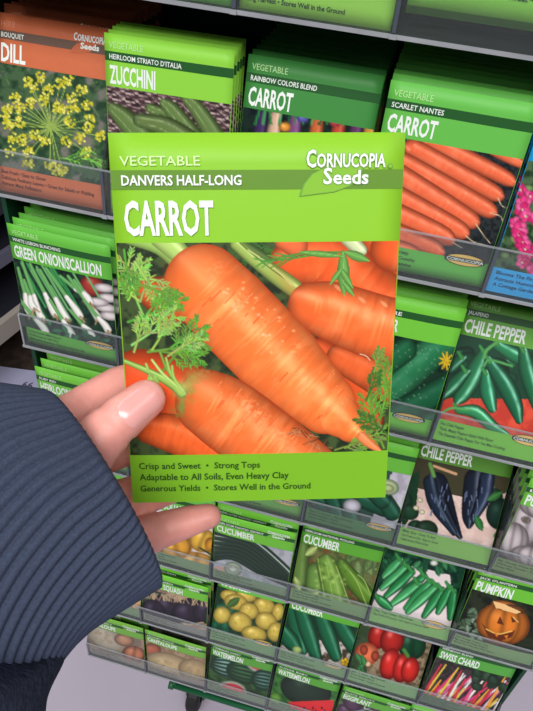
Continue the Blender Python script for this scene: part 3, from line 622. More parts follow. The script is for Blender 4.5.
def pk(col, row, fit, title, variety, tw, lines, art, label, **k): S.append(dict(col=col, row=row, fit=fit, title=title, variety=variety, tw=tw, lines=lines, art=art, label=label, k=k))
GEN = ['Easy To Grow • Big Harvests', 'Fresh Garden Flavor', 'Stores Well • Tender & Sweet']
pk(2, 0, None, 'BEAN', 'BUSH BLEND', .3, ['Great for Small Gardens', 'Fine Tender Colors', 'Long Harvest • Stores Well in the Ground'], art_plain([(60, 90, 50), (30, 50, 30), (90, 150, 70)]), 'light green seed packet at the top edge, only its printed foot in view', base=(150, 206, 76), n=7, blabel='light green bean seed packet filed behind its front packet, topmost tray', logo=None, lines_w=[.4, .38, .66])  # unseen stack behind this one added to block light from above
pk(3, 0, None, 'BEET', 'CYLINDRA', .3, ['Round and Cylindrical', 'Easy To Harvest • Tender & Sweet'], art_plain([(90, 40, 50), (50, 20, 30), (140, 40, 70)]), 'front light green packet at top right reading Easy To Harvest, with gold oval', base=(132, 196, 72), n=0, dz=.016, dx=.004, lines_w=[.42, .66], logo_pos=(.80, .885))
pk(3, 0, None, 'BEET', 'CYLINDRA', .3, ['Round and Cylindrical', 'Easy To Harvest • Tender & Sweet'], None, 'second light green packet at top right, its foot peeking below the front one', base=(118, 184, 66), n=6, blabel='light green beet seed packet filed behind the second one, topmost tray', ybot=.010, ytop=.026, dz=.0105, dx=.0036, logo=None, lines_w=[.42, .66])  # its rear copies are unseen and keep overhead light off the next row
pk(0, 1, [(0, 0, 2, 21), (1, 0, 108, 40), (1, 1, 107, 213)], 'DILL', 'BOUQUET', .22, ['Best Fresh • Easy to Grow', 'Delicious Feathery Leaves • Great for Salads or Pickling', 'Attracts Many Pollinators'], art_dill, 'glossy orange-brown DILL seed packet with yellow umbel flowers, upper left pocket', kicker='HERB', base=(196, 104, 68), band=(104, 82, 70), kick=(216, 140, 110), ink=(90, 40, 20), logo='word', n=9, glossy=True, res=(110, 100), variety_w=.2, lines_w=[.42, .86, .38], th=.1, blabel='orange-brown dill seed packet filed behind the front dill packet', sp=.0095, bdz=.0025)
pk(1, 1, [(0, 0, 107, 36), (1, 0, 222, 52)], 'ZUCCHINI', "HEIRLOOM STRIATO D'ITALIA", .37, GEN, art_zucchini, 'bright green ZUCCHINI seed packet showing striped zucchini in a woven basket', base=(136, 202, 64), n=4, res=(100, 70), variety_w=.57, th=.095, blabel='bright green zucchini seed packet filed behind the front zucchini packet', bdx=.0035, sp=.006)
pk(2, 1, [(0, 0, 249, 57)], 'CARROT', 'RAINBOW COLORS BLEND', .34, GEN, art_rainbow, 'darker green CARROT seed packet with purple and orange roots, behind the held packet top', base=(62, 132, 62), n=8, res=(80, 60), variety_w=.5, white=(200, 218, 200), th=.095, blabel='dark green rainbow carrot seed packet filed behind the front rainbow one')
pk(3, 1, [(0, 0, 393, 80), (1, 1, 487, 288)], 'CARROT', 'SCARLET NANTES', .345, ['Home Garden Variety', 'Tender • Sweet & Crunchy', 'Packed With Vitamins'], art_scarlet, 'green CARROT seed packet with a pile of slim scarlet carrots, right of the held packet', base=(98, 180, 74), n=8, res=(130, 120), variety_w=.36, th=.09, lines_w=[.36, .42, .4], blabel='green scarlet carrot seed packet filed behind the front scarlet carrot packet')
pk(4, 1, None, 'HOLLYHOCK', 'SUMMER CARNIVAL', .5, ['Blooms The First Year', 'Attracts Hummingbirds', 'A Cottage Garden Favorite'], art_hollyhock, 'blue seed packet with pink ruffled blossoms at the right edge', kicker='FLOWER', base=(36, 158, 222), band=(20, 90, 150), kick=(190, 226, 240), ink=(10, 50, 90), logo=None, n=2, res=(90, 100), lines_w=[.4, .42, .48], foot=(46, 160, 222), blabel='blue flower seed packet filed behind the front blossom packet', yt=.018)
pk(0, 2, [(0, 0, 9, 228), (1, 0, 112, 249), (1, 1, 119, 365)], 'GREEN ONION/SCALLION', 'WHITE LISBON BUNCHING', .87, ['Long Season Mild Flavor', 'Delicious In Stir Fry', 'Attractive Bunches • Fast Growing For Fall'], art_onion, 'green ONION/SCALLION seed packet with white bulbs, front of the left pocket', base=(96, 176, 62), n=5, res=(110, 90), variety_w=.48, th=.09, lines_w=[.36, .32, .6], bdx=.004, sp=.009, blabel='green onion seed packet filed behind the front scallion packet')
pk(1, 2, None, 'PEA', 'SUGAR SNAP', .2, GEN, art_plain([(60, 100, 50), (30, 60, 30), (110, 180, 80)]), 'green pea seed packet hidden behind the left half of the held packet', n=0)
pk(2, 2, None, 'LETTUCE', 'GARDEN BLEND', .4, GEN, art_plain([(80, 130, 60), (40, 70, 30), (140, 190, 90)]), 'green lettuce seed packet hidden behind the middle of the held packet', n=0)
pk(3, 2, [(1, 0, 465.5, 311.5)], 'CUCUMBER', 'MARKETMORE', .45, GEN, art_slicing_cucumber, 'green CUCUMBER seed packet with a big dark cucumber and yellow flower', base=(112, 194, 60), n=5, res=(90, 80), bdz=.001, curl=.003, blabel='green cucumber seed packet filed behind the big dark cucumber packet', logo_pos=(.78, .865))
pk(4, 2, [(.034, .155, 464.7, 317)], 'CHILE PEPPER', 'JALAPENO', .55, ['Hot Chile Pepper', 'Thick, Meaty Peppers Sizzle With Flavor', 'The Essential Chile Pepper For Tex-Mex Cooking'], art_jalapeno, 'green CHILE PEPPER seed packet with shiny jalapenos on red, at the right edge', base=(96, 162, 56), n=3, res=(120, 100), variety_w=.18, th=.09, lines_w=[.22, .5, .62], foot=(112, 182, 60), blabel='green jalapeno seed packet filed behind the front jalapeno packet', logo_pos=(.84, .862))
pk(0, 3, [(0, 0, 31.7, 374)], 'HEIRLOOM TOMATO', 'RUBY RED', .7, GEN, art_tomato, 'green HEIRLOOM seed packet just above the cuff, frontmost of its pocket', base=(112, 188, 66), n=3, variety_w=.2, blabel='green heirloom seed packet filed behind the one just above the cuff', bdx=.004, sp=.011)
pk(1, 3, None, 'RADISH', 'CHERRY BELLE', .3, GEN, art_plain([(120, 60, 60), (60, 30, 30), (210, 60, 80), (230, 220, 220)]), 'green radish seed packet hidden behind the thumb', n=0)
pk(2, 3, None, 'SPINACH', 'BLOOMSDALE', .4, GEN, art_plain([(50, 90, 50), (30, 50, 30), (60, 120, 60)]), 'green seed packet directly under the held packet, only its printed foot in view', n=0, base=(104, 168, 70), lines_w=[.5, .45, .5])
pk(3, 3, [(1, .264, 405, 474.6)], 'ZUCCHINI', 'DARK GREEN', .4, GEN, art_zucc_small, 'green seed packet with dark zucchini on white, under the held packet', base=(104, 184, 62), n=3, res=(80, 70), foot=(70, 120, 70), blabel='green zucchini seed packet filed behind the dark zucchini on white', logo_pos=(.82, .865))
pk(4, 3, [(.034, .155, 420, 448.5), (1, .264, 512, 472)], 'CHILE PEPPER', 'POBLANO', .55, ['Mildly Spicy • Dries To Red', 'Use Fresh or Dry • Easy to Grow', 'Called Ancho When Dried'], art_poblano, 'green CHILE PEPPER seed packet with two blackish poblano peppers', base=(88, 142, 52), n=1, res=(110, 90), foot=(124, 176, 78), logo=None, th=.09, lines_w=[.36, .4, .3], blabel='green poblano seed packet filed behind the poblano packet')
pk(5, 3, [(.034, .155, 525, 494.5)], 'PUMPKIN', 'LUMINA', .42, ['Big, Ghostly White Pumpkins', 'Heirloom Variety • Carve or Paint', 'Nutty Flesh'], art_white_pumpkin, 'green seed packet with pale grey pumpkins at the right edge', base=(112, 190, 66), n=4, res=(70, 70), foot=(116, 140, 90), logo=None, th=.1, blabel='green white-pumpkin seed packet filed behind the pale pumpkin one', bdx=-.001)
pk(1, 4, None, 'SUMMER SQUASH', 'SCALLOP BLEND', .6, GEN, art_summer_squash, 'green seed packet with orange and yellow squash just below the lower finger', n=1, foot=(120, 146, 106), logo=None, yt=.016, blabel='green summer squash seed packet filed behind the orange squash packet')
pk(2, 4, [(.034, .155, 216.8, 528), (1, 0, 291, 534)], 'CUCUMBER', 'HEIRLOOM PAINTED SERPENT', .48, GEN, art_armenian, 'green CUCUMBER seed packet with long striped cucumbers, right of the lower finger', base=(110, 188, 58), n=2, res=(80, 70), foot=(120, 146, 110), logo='word', variety_w=.58, blabel='green striped cucumber seed packet filed behind the front one', bdx=-.003, bdz=.004)
pk(3, 4, [(.034, .155, 304, 535), (1, .264, 378, 560)], 'CUCUMBER', 'HEIRLOOM NATIONAL PICKLING', .45, GEN, art_pickling, 'green CUCUMBER seed packet with three fat mottled pickling cucumbers on leaves', base=(92, 166, 52), n=1, res=(90, 80), foot=(116, 148, 96), logo=None, variety_w=.6, th=.1, blabel='green pickling cucumber seed packet filed behind the pickling one')
pk(4, 4, [(.05, .264, 381, 546), (1, .264, 461, 569)], 'CHILE PEPPER', 'SERRANO', .55, ['Thin, Tasty Chiles • Pick Green', 'Stay Fresh & Crunchy • No Need to Peel At Hand', ''], art_serrano, 'green seed packet with a fan of small bright green serrano peppers and gold oval', n=0, res=(90, 80), foot=(124, 172, 92), lines_w=[.5, .7, .1], logo_pos=(.80, .872))
pk(5, 4, [(.034, .155, 477, 581)], 'PUMPKIN', "JACK O'LANTERN", .42, ['The Orange Lantern Type', 'Big, Smooth Deep Ridged', 'Great For Pies and Fall Decor'], art_jack, 'green PUMPKIN seed packet with a carved smiling orange pumpkin', base=(104, 184, 56), n=3, res=(100, 90), foot=(120, 152, 96), logo=None, th=.11, curl=.004, lines_w=[.4, .4, .5], blabel='green pumpkin seed packet filed behind the carved pumpkin one', bdx=-.0015, variety_w=.42)
pk(0, 5, None, 'WINTER SQUASH', 'BUTTERNUT', .6, GEN, art_butternut, 'green seed packet with tan squash, half hidden by the sleeve above the cantaloupe packets', n=0, foot=(120, 146, 106), logo=None, yt=.016)
pk(1, 5, [(.25, .155, 153.8, 586), (1, 0, 207, 593)], 'WINTER SQUASH', 'TABLE QUEEN', .6, GEN, art_acorn, 'green WINTER SQUASH seed packet with dark purplish acorn squash', base=(110, 190, 56), n=2, res=(80, 70), foot=(140, 140, 130), logo='word', th=.1, blabel='green winter squash seed packet filed behind the front winter squash', bdz=.004)
pk(2, 5, [(.1, .264, 222, 586)], 'CUCUMBER', 'LEMON', .45, GEN, art_lemon, 'seed packet with round yellow lemon cucumbers', n=1, res=(80, 70), foot=(112, 150, 100), logo_pos=(.80, .84), blabel='green lemon cucumber seed packet filed behind the lemon cucumber one')
pk(3, 5, [(.034, .24, 294, 607)], 'CUCUMBER', 'STRAIGHT EIGHT', .45, GEN, art_cuke_row, 'green CUCUMBER seed packet with four smooth dark cucumbers in a row', base=(92, 170, 56), n=0, res=(80, 70), foot=(112, 150, 100), th=.1, logo_pos=(.80, .86))
pk(4, 5, [(.2, .264, 375, 624)], 'SWEET PEPPER', 'CALIFORNIA WONDER', .55, GEN, art_bell, 'seed packet with glossy red bell peppers', n=0, res=(80, 70), foot=(118, 160, 100), logo=None)
pk(5, 5, [(.034, .155, 440, 651), (1, .264, 510, 677)], 'SWISS CHARD', 'RAINBOW BLEND', .52, GEN, art_chard, 'green SWISS CHARD seed packet with pink and yellow stalks, lower right corner', base=(84, 160, 66), n=0, res=(90, 80), foot=(84, 110, 80), logo=None, th=.1, variety_w=.4, italic=1)
pk(0, 6, [(0, 0, 85, 622), (1, 0, 139, 634)], 'CANTALOUPE', 'HALES BEST', .5, GEN, art_cantA, 'green CANTALOUPE seed packet with one grey netted melon, front of the leftmost lowest pocket', base=(112, 168, 66), n=0, res=(70, 60), foot=(150, 140, 126), logo='word')
pk(0, 6, [(.034, .155, 94, 612)], 'CANTALOUPE', 'HALES BEST', .5, GEN, art_cantC, 'green CANTALOUPE seed packet behind the front one in the lowest leftmost pocket', base=(100, 170, 52), n=1, res=(50, 40), logo='word', ybot=.02, blabel='rearmost green cantaloupe seed packet in the lowest leftmost pocket')
pk(1, 6, [(.034, .155, 147, 638), (1, 0, 204, 652)], 'CANTALOUPE', 'HONEY ROCK', .5, GEN, art_cantB, 'green CANTALOUPE seed packet with two tan netted melons, above the green rail end', base=(112, 172, 64), n=0, res=(70, 60), foot=(150, 140, 126), logo='word')
pk(1, 6, [(.034, .155, 151.5, 628)], 'CANTALOUPE', 'HONEY ROCK', .5, GEN, art_cantC, 'darker green CANTALOUPE seed packet rising behind the tan melon packet', base=(84, 146, 50), n=0, res=(40, 40), logo='word', ybot=.03)
pk(2, 6, [(.034, .155, 212.6, 648.5)], 'WATERMELON', 'CRIMSON SWEET', .5, GEN, art_wm, 'green WATERMELON seed packet with striped melons and pink slices', base=(88, 156, 60), n=0, res=(70, 60), foot=(120, 140, 110), logo='word', th=.1)
pk(3, 6, [(.034, .155, 281.8, 669)], 'WATERMELON', 'SUGAR BABY', .5, GEN, art_wm2, 'green WATERMELON seed packet with one dark round melon and red wedge', base=(88, 160, 60), n=1, res=(70, 60), foot=(120, 140, 110), logo='word', th=.1, blabel='green watermelon seed packet filed behind the dark round melon one', bdx=.003)
pk(4, 6, [(.034, .155, 346.5, 694)], 'EGGPLANT', 'BLACK BEAUTY', .42, GEN, art_egg, 'green EGGPLANT seed packet in the lowest row at the bottom edge', base=(96, 168, 60), n=1, res=(60, 50), foot=(120, 140, 110), logo='word', th=.1, blabel='green eggplant seed packet filed behind the front eggplant one', bdx=.004)
pk(5, 6, [(0, 0, 402, 703)], 'OKRA', 'EMERALD', .3, GEN, art_plain([(60, 100, 60), (30, 60, 40), (90, 150, 80)]), 'green okra seed packet in the lowest row right of the eggplant packet', n=1, blabel='green okra seed packet filed behind the front okra one', bdx=.003)
for c_, (nm, cc) in {0: ('BASIL', 'leftmost pocket'), 1: ('CHIVES', 'second pocket from the left'), 4: ('BROCCOLI', 'fifth pocket'), 5: ('CABBAGE', 'last pocket on the right')}.items():  # unseen filler packets, added to block overhead light from the row below
    pk(c_, 0, None, nm, 'GARDEN', .3, GEN, art_plain([(60+c_, 100, 60), (30, 60, 40), (90, 150, 80)]), 'green %s seed packet added unseen in the topmost tray to block light, %s' % (nm.lower(), cc), n=7, blabel='green %s seed packet filed behind its front packet, topmost tray' % nm.lower())
pk(5, 1, None, 'ZINNIA', 'MIXED COLORS', .34, ['Bright Long Lasting Blooms', 'Easy To Grow'], art_plain([(70, 110, 60), (30, 60, 30), (226, 80, 120), (240, 170, 60)]), 'blue zinnia seed packet in the pocket right of the pink blossom packet', kicker='FLOWER', base=(36, 158, 222), band=(20, 90, 150), kick=(190, 226, 240), ink=(10, 50, 90), logo=None, n=2, blabel='blue zinnia seed packet filed behind the front zinnia packet')
pk(5, 2, None, 'SWEET PEPPER', 'GOLDEN BELL', .5, GEN, art_plain([(60, 90, 40), (30, 50, 30), (236, 190, 60), (226, 160, 40)]), 'green yellow-pepper seed packet right of the red-backed jalapeno packet', n=2, blabel='green yellow-pepper seed packet filed behind its front packet')
pk(0, 4, None, 'BEET', 'DETROIT RED', .3, GEN, art_plain([(90, 50, 60), (40, 30, 30), (150, 40, 80), (120, 30, 60)]), 'green beet seed packet behind the sleeve, fifth tray', n=1, blabel='green beet seed packet filed behind the one hidden by the sleeve')
rr = random.Random(11)
for q in S:
    k = dict(q['k']); n = k.pop('n', 0); dx = k.pop('dx', .0019); dz = k.pop('dz', .0016); ybot = k.pop('ybot', .0028); yt = k.pop('yt', None); ytop = k.pop('ytop', None)
    bdx = k.pop('bdx', 0); bdz = k.pop('bdz', 0); roll = k.pop('roll', 0); sp = k.pop('sp', .0105); bl = k.pop('blabel', None); k.pop('italic', 0)
    kicker = k.pop('kicker', VEG); base = k.pop('base', G_); band = k.pop('band', BD)
    if ytop is None: ytop = yt if yt is not None else .02
    if q['fit']: ytop, roll, dx, dz = [float(v) for v in solve(q['col'], q['row'], q['fit'], ybot, (.022, 0, dx, dz))]; dz = max(dz, .0015); roll = max(-.022, min(.022, roll)); dx = min(W-.0013-PW-max(0, roll)*.07, max(.0018+max(0, -roll)*.07, dx)); ytop = max(ytop, ybot+.0004)
    print('PK', q['title'], q['row'], q['col'], round(ytop, 4), round(roll, 3), round(dx, 4), round(dz, 4))
    root, pico = make_packet(base, band, kicker, q['variety'], q['title'], q['tw'], q['lines'], pic=q['art'], bend=rr.uniform(-.0004, .0005), twist=rr.uniform(-.0006, .0006), **k)
    place(root, q['col'], q['row'], ytop, ybot, dx, dz, roll=roll)
    if pico: paint(pico, root, q['art'])
    tag(root, q['label'], 'seed packet')
    spn = min(sp, (.147-ytop)/max(1, n)) if n else 0
    for j in range(n):
        c = copy_tree(root)
        place(c, q['col'], q['row'], ytop+spn*(j+1), ybot+spn*(j+1), min(W-.0012-PW-max(0, roll)*.07, max(.0016+max(0, -roll)*.07, dx+max(-.003, min(.002, bdx*(j+1)*.6))+rr.uniform(-.0004, .0004))), dz+bdz*min(1, j+1)+rr.uniform(0, .0012), roll=roll*.9+rr.uniform(-.001, .001))
        tag(c, bl, 'seed packet', group=bl.split(' filed')[0]+'s filed in the pocket')
# ---------------------------------------------------------------- clear trays
DEP = .156
NAMES = ['topmost clear tray row of the rack, cut by the upper edge', 'second clear tray row from the top, holding the dill and scarlet carrot packets', 'third clear tray row, holding the scallion and jalapeno packets',
         'fourth clear tray row, holding the poblano packets', 'fifth clear tray row, holding the carved pumpkin packets', 'sixth clear tray row, holding the bell pepper and chard packets', 'lowest clear tray row, holding cantaloupe and watermelon packets']
NC = 6
for r in range(7):
    t = empty('clear_tray', (0, 0, ZB-r*H)); tag(t, NAMES[r], 'tray', group=None)
    x1 = NC*W; lh = .036
    box('front_panel', (0, -.0012, .0016, x1, 0, lh), M_LIP, t)
    box('top_rim', (0, -.0014, lh, x1, .0002, lh+.0008), M_TOP, t)
    box('bottom_panel', (0, -.0012, 0, x1, DEP, .0014), M_BOT, t)
    box('bottom_rim', (-.001, -.0022, -.001, x1+.001, -.0013, .0014), M_RIM, t)
    box('back_panel', (0, DEP-.0015, .0016, x1, DEP, .075), M_CLEAR, t)
    for i in range(NC+1):
        x = i*W; p0, p1 = x-.0008, x+.0008
        if i == 0: p0, p1 = x, x+.0014
        if i == NC: p0, p1 = x-.0014, x
        # divider sheet: low at the lip, rising to the back
        prof = [(.0002, .0018), (.0002, lh-.001), (.02, .075), (DEP-.002, .09), (DEP-.002, .0018)]
        V = [(p0, y, z) for y, z in prof]+[(p1, y, z) for y, z in prof]; m = len(prof)
        Fc = [tuple(range(m)), tuple(range(2*m-1, m-1, -1))]+[(a, m+a, m+(a+1) % m, (a+1) % m) for a in range(m)]
        d = mesh('side_panel' if i in (0, NC) else 'divider', V, Fc, M_DIV, t)
        e = box('divider_edge', (x-.0011, -.0022, .002, x+.0011, -.0012, lh), M_RIMD, t) if 0 < i < NC else box('corner_edge', (p0, -.0022, .002, p1, -.0012, lh), M_RIM, t)
        if 0 < i < NC: box('rivet', (x-.002, -.0034, -.001, x+.002, -.0026, .0016), M_RIM, t)
# ---------------------------------------------------------------- rack
rk = empty('display_rack', (0, 0, 0)); tag(rk, 'dark green steel display rack that carries the clear packet trays, on casters', 'rack')
zt = ZB+.3; zb = ZB-6*H-.03; X1 = NC*W
box('back_panel', (-.006, .160, zb, X1+.006, .164, zt), M_GREEND, rk)
for x in (-.0065, X1+.0025):
    V, Fc = boxes([(x, .016, zb, x+.004, .1595, zt)]); mesh('side_panel', V, Fc, M_GREEND, rk)
for x in (-.012, X1): box('upright', (x, .166, zb, x+.014, .190, zt), M_GREEN, rk, .002)
p = [onY(172, 683.6, .0), onY(251, 710, .0)]; zr = float((p[0][2]+p[1][2])/2)
x0 = float(p[0][0])
V, Fc = tube([(x0, 0.0, zr), (X1-.02, 0.0, zr)], .0045, 14); mesh('bottom_rail', V, Fc, M_GREEN, rk, smooth=True)
V, Fc = tube([(x0-.0042, 0.0, zr), (x0+.003, 0.0, zr)], .0068, 14); mesh('rail_end', V, Fc, M_GREEN, rk, smooth=True)
box('rail_bracket', (x0+.001, -.002, zr+.004, x0+.006, .002, ZB-6*H-.0035), M_GREEN, rk)
for x in (.135, X1-.135):
    box('base_beam', (x-.014, .10, .107, x+.014, .52, .135), M_GREEN, rk, .003)
    V, Fc = tube([(x, .115, .125), (x+(.07 if x < .2 else -.07), .115, zb-.012)], .011); mesh('brace', V, Fc, M_GREEN, rk, smooth=True)
box('crossbar', (-.006, .10, zb-.024, X1+.006, .14, zb-.001), M_GREEN, rk, .003)
M_RUB = mat('black_rubber', (22, 22, 24), .6)
def caster(x, y):
    w_ = empty('caster', (x, y, 0), rk)
    V = []; Fc = []; n = 24; prof = [(-.012, .02), (-.012, .034), (-.008, .04), (.008, .04), (.012, .034), (.012, .02)]
    for k in range(n):
        a = 2*PI*k/n
        for (xx, rr_) in prof: V.append((xx, rr_*math.cos(a), .04+rr_*math.sin(a)))
    m = len(prof)
    for k in range(n):
        for j in range(m): Fc.append((k*m+j, k*m+(j+1) % m, ((k+1) % n)*m+(j+1) % m, ((k+1) % n)*m+j))
    mesh('wheel', V, Fc, M_RUB, w_, smooth=False)
    V, Fc = boxes([(-.018, -.012, .03, -.014, .012, .1), (.014, -.012, .03, .018, .012, .1), (-.018, -.012, .096, .018, .012, .105), (-.014, -.003, .037, .014, .003, .043)]); mesh('fork', V, Fc, M_GREEN, w_)
for x in (.135, X1-.135):
    for y in (.115, .48): caster(x, y)
# ---------------------------------------------------------------- floor and the shelf unit beyond
def floor_surface():
    m = mat('polished_concrete', (176, 166, 180), .45, .35, noise=.07, nscale=3, bump=.12, bscale=30); return m
box('floor', (-4, -2.5, -.05, 4, 5, 0), floor_surface()); tag(bpy.data.objects['floor'], kind='structure')
box('wall_back', (-4, 5, 0, 4, 5.1, 3), mat('dim_wall', (70, 68, 74), .8, noise=.1)); tag(bpy.data.objects['wall_back'], kind='structure')
# neighbouring shelf: its face runs away from the viewer at an angle
z1 = .16; A0 = onZ(0, 342, z1)[:2]; A1 = onZ(20, 326, z1)[:2]; dr = (A1-A0)/np.linalg.norm(A1-A0); ang = math.atan2(dr[1], dr[0])
sh = empty('store_shelf', (A0[0], A0[1], 0)); sh.rotation_euler = (0, 0, ang); tag(sh, 'dark metal store shelving with pale kick rail, far left behind the rack', 'shelf')
M_SD = mat('dark_shelf_steel', (38, 38, 48), .5, noise=.1); M_SG = mat('grey_shelf_rail', (104, 102, 120), .4); M_SB = mat('beige_kick_rail', (176, 166, 156), .5)
def shz(px, py):
    """height of the pixel's ray where it meets the shelf's face"""
    d = ray(px, py); nrm = np.array([-dr[1], dr[0]]); t = ((A0-C[:2])@nrm)/(d[:2]@nrm); return float(C[2]+d[2]*t), float((C[:2]+d[:2]*t-A0)@dr)
zk0 = z1; zk1 = shz(0, 322)[0]; L0_, L1_ = -1.3, 1.0
print('shelf', ang, zk0, zk1, shz(0, 276), shz(0, 262), shz(0, 224), shz(0, 200), A0, A1)
box('kick_rail', (L0_, -.01, zk0, L1_, .01, zk1), M_SB, sh)
box('base_deck', (L0_, .012, zk0+.002, L1_, .45, zk1-.002), M_SD, sh)
for (pa, pb, m) in ((276, 262, M_SG), (222, 200, M_SD), (150, 138, M_SG), (70, 58, M_SG)):
    za, zc = shz(0, pa)[0], shz(0, pb)[0]
    box('shelf_rail', (L0_, .02, za, L1_, .035, zc), m, sh); box('shelf_board', (L0_, .037, zc-.012, L1_, .45, zc-.002), M_SD, sh)
box('back_board', (L0_, .452, .0, L1_, .47, 2.0), M_SD, sh)
for x in (L0_-.03, L1_): box('end_upright', (x, .03, 0, x+.028, .47, 2.0), M_SD, sh)
for k in range(5): V, Fc = boxes([(L0_, .25+.0*k, zk1+.04+k*.05, L1_, .255, zk1+.06+k*.05)]); mesh('wire_bar', V, Fc, mat('dim_wire', (66, 66, 76), .4), sh)
# brown mottled floor patch with a printed paper
mz = .008; q0 = onZ(0, 345, mz); q1 = onZ(45, 395, mz); cx_, cy_ = (q0[:2]+q1[:2])/2
mt = box('floor_surface', (cx_-.62, cy_-.36, .001, cx_+.42, cy_+.34, mz), mat('brown_mottle', (58, 44, 36), .9, noise=.5, nscale=40, bump=.5, bscale=120)); tag(mt, 'dark brown mottled floor patch beneath the shelving on the left', 'mat')
c0 = onZ(27, 385, mz+.002)
sg = empty('paper_notice', (float(c0[0]), float(c0[1]), mz+.001)); sg.rotation_euler = (0, 0, .15); tag(sg, 'pale lavender paper notice with dark printed figures lying on the brown patch', 'paper')
box('sheet', (-.13, -.10, 0, .07, .06, .0012), mat('lavender_paper', (178, 176, 206), .7), sg)
s = Sheet(); A_ = []
for txt, x_, y_, hh, ww in (('66', -.014, -.012, .024, .030), ('LN17', .0, -.045, .018, .05), ('4 66', -.09, -.07, .02, .06)):
    v, f = glyphs(txt, .02); n = len(s.V); sc = hh/(caph(.02)[1]); sw = ww/(v[:, 0].max()-v[:, 0].min())
    s.V += [(x_+a_*sw, y_+b_*sc, .0016) for a_, b_ in v]; s.F += [tuple(n+i for i in qf) for qf in f]
mesh('printed_figures', s.V, s.F, mat('ink_navy', (60, 60, 90), .6), sg)
# ---------------------------------------------------------------- the held packet
K = 1.0
q_ = np.array([0.298, -0.038, -0.008]); t_ = np.array([-0.002, -0.007, 0.203])
HW = .083
HQ = [(107, 131), (405, 133), (384, 498), (135.5, 503)]
HC = [np.array(v)+[0, 0, ZB] for v in ([0.218, -0.2395, 0.0257], [0.2973, -0.2157, 0.0311], [0.3172, -0.2583, -0.0734], [0.2378, -0.2822, -0.0787])]
c0 = sum(HC)/4; ex = (HC[1]-HC[0]+HC[2]-HC[3]); ex /= np.linalg.norm(ex); ez = (HC[0]-HC[3]+HC[1]-HC[2]); ez -= ex*(ez@ex); ez /= np.linalg.norm(ez); ey = np.cross(ez, ex)
HPH = HW*1.38
held, hp = make_packet((132, 187, 44), (92, 132, 40), None, None, None, .3, None, pic=True, logo=None, res=(330, 280), w=HW, h=HPH, puff=.0006, bend=.0003, foot=(114, 168, 36))
Mh = Matrix([list(map(float, (ex[i], ey[i], ez[i])))+[0] for i in range(3)]+[[0, 0, 0, 1]])
org = c0-ex*HW/2-ez*HPH/2
held.matrix_basis = Matrix.Translation([float(v) for v in org]) @ Mh
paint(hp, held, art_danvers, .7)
wp = Warp(HW, HPH, .0003, .0006)
s = Sheet()
s.text('VEGETABLE', .034, .304, .054, .0765, 1, .0005, off=.006)
s.text('DANVERS HALF-LONG', .036, .443, .099, .1235, 0, .0006, off=.022)
s.text('CARROT', .038, .345, .160, .246, 0, .0006, off=.028)
HM = [mat('held_white', (224, 226, 222), .5, .2), mat('held_pale', (200, 230, 160), .5, .2), mat('held_ink', (36, 72, 22), .5, .2)]
A = np.array(s.V); mesh('title_lettering', wp.f(A[:, 0], A[:, 1], A[:, 2]), s.F, HM, held, mi=s.M)
s = Sheet()
s.text('Crisp and Sweet  •  Strong Tops', .034, .500, .874, .893, 2, .0005, off=.014)
s.text('Adaptable to All Soils, Even Heavy Clay', .034, .612, .908, .928, 2, .0005, off=.014)
s.text('Generous Yields  •  Stores Well in the Ground', .034, .698, .944, .963, 2, .0005, off=.014)
A = np.array(s.V); mesh('foot_lettering', wp.f(A[:, 0], A[:, 1], A[:, 2]), s.F, HM, held, mi=s.M)
s = Sheet()
def leafs(g, mi, lift):
    L = [(.645, .150), (.658, .122), (.685, .098), (.73, .082), (.79, .074), (.86, .076), (.845, .104), (.815, .126), (.76, .140), (.70, .145)]
    cu = sum(p[0] for p in L)/len(L); cv = sum(p[1] for p in L)/len(L); s.poly([(cu+(u-cu)*g, cv+(v-cv)*g) for u, v in L], mi, lift)
leafs(1.05, 0, .0003); leafs(.985, 1, .00036)
for mi, lift, off, d in ((0, .0005, .06, .004), (2, .0006, .022, 0)):
    s.text('C', .664-d*.5, .697+d*.5, .040-d*.3, .082+d*.3, mi, lift, off=off); s.text('ORNUCOPIA', .699-d*.5, .935+d*.5, .049-d*.3, .082+d*.3, mi, lift, off=off)
    s.text('S', .722-d*.5, .753+d*.5, .083-d*.3, .122+d*.3, mi, lift, off=off); s.text('eeds', .756-d*.5, .878+d*.5, .088-d*.3, .122+d*.3, mi, lift, off=off)
s.oval(.952, .079, .009, .0065, 0, .0005); s.oval(.952, .079, .006, .0042, 1, .0006)
A = np.array(s.V); mesh('brand_mark', wp.f(A[:, 0], A[:, 1], A[:, 2]), s.F, [mat('mark_shadow', (96, 150, 46), .5), paper((124, 176, 48)), mat('held_white', (224, 226, 222), .5, .2)], held, mi=s.M)
tag(held, 'bright green CARROT seed packet with big orange roots, held up in the hand', 'seed packet')
def hpt(u, v, out=0):
    """a point over the held packet's face (out towards the viewer)"""
    return org+ex*u*HW+ez*(1-v)*HPH-ey*out
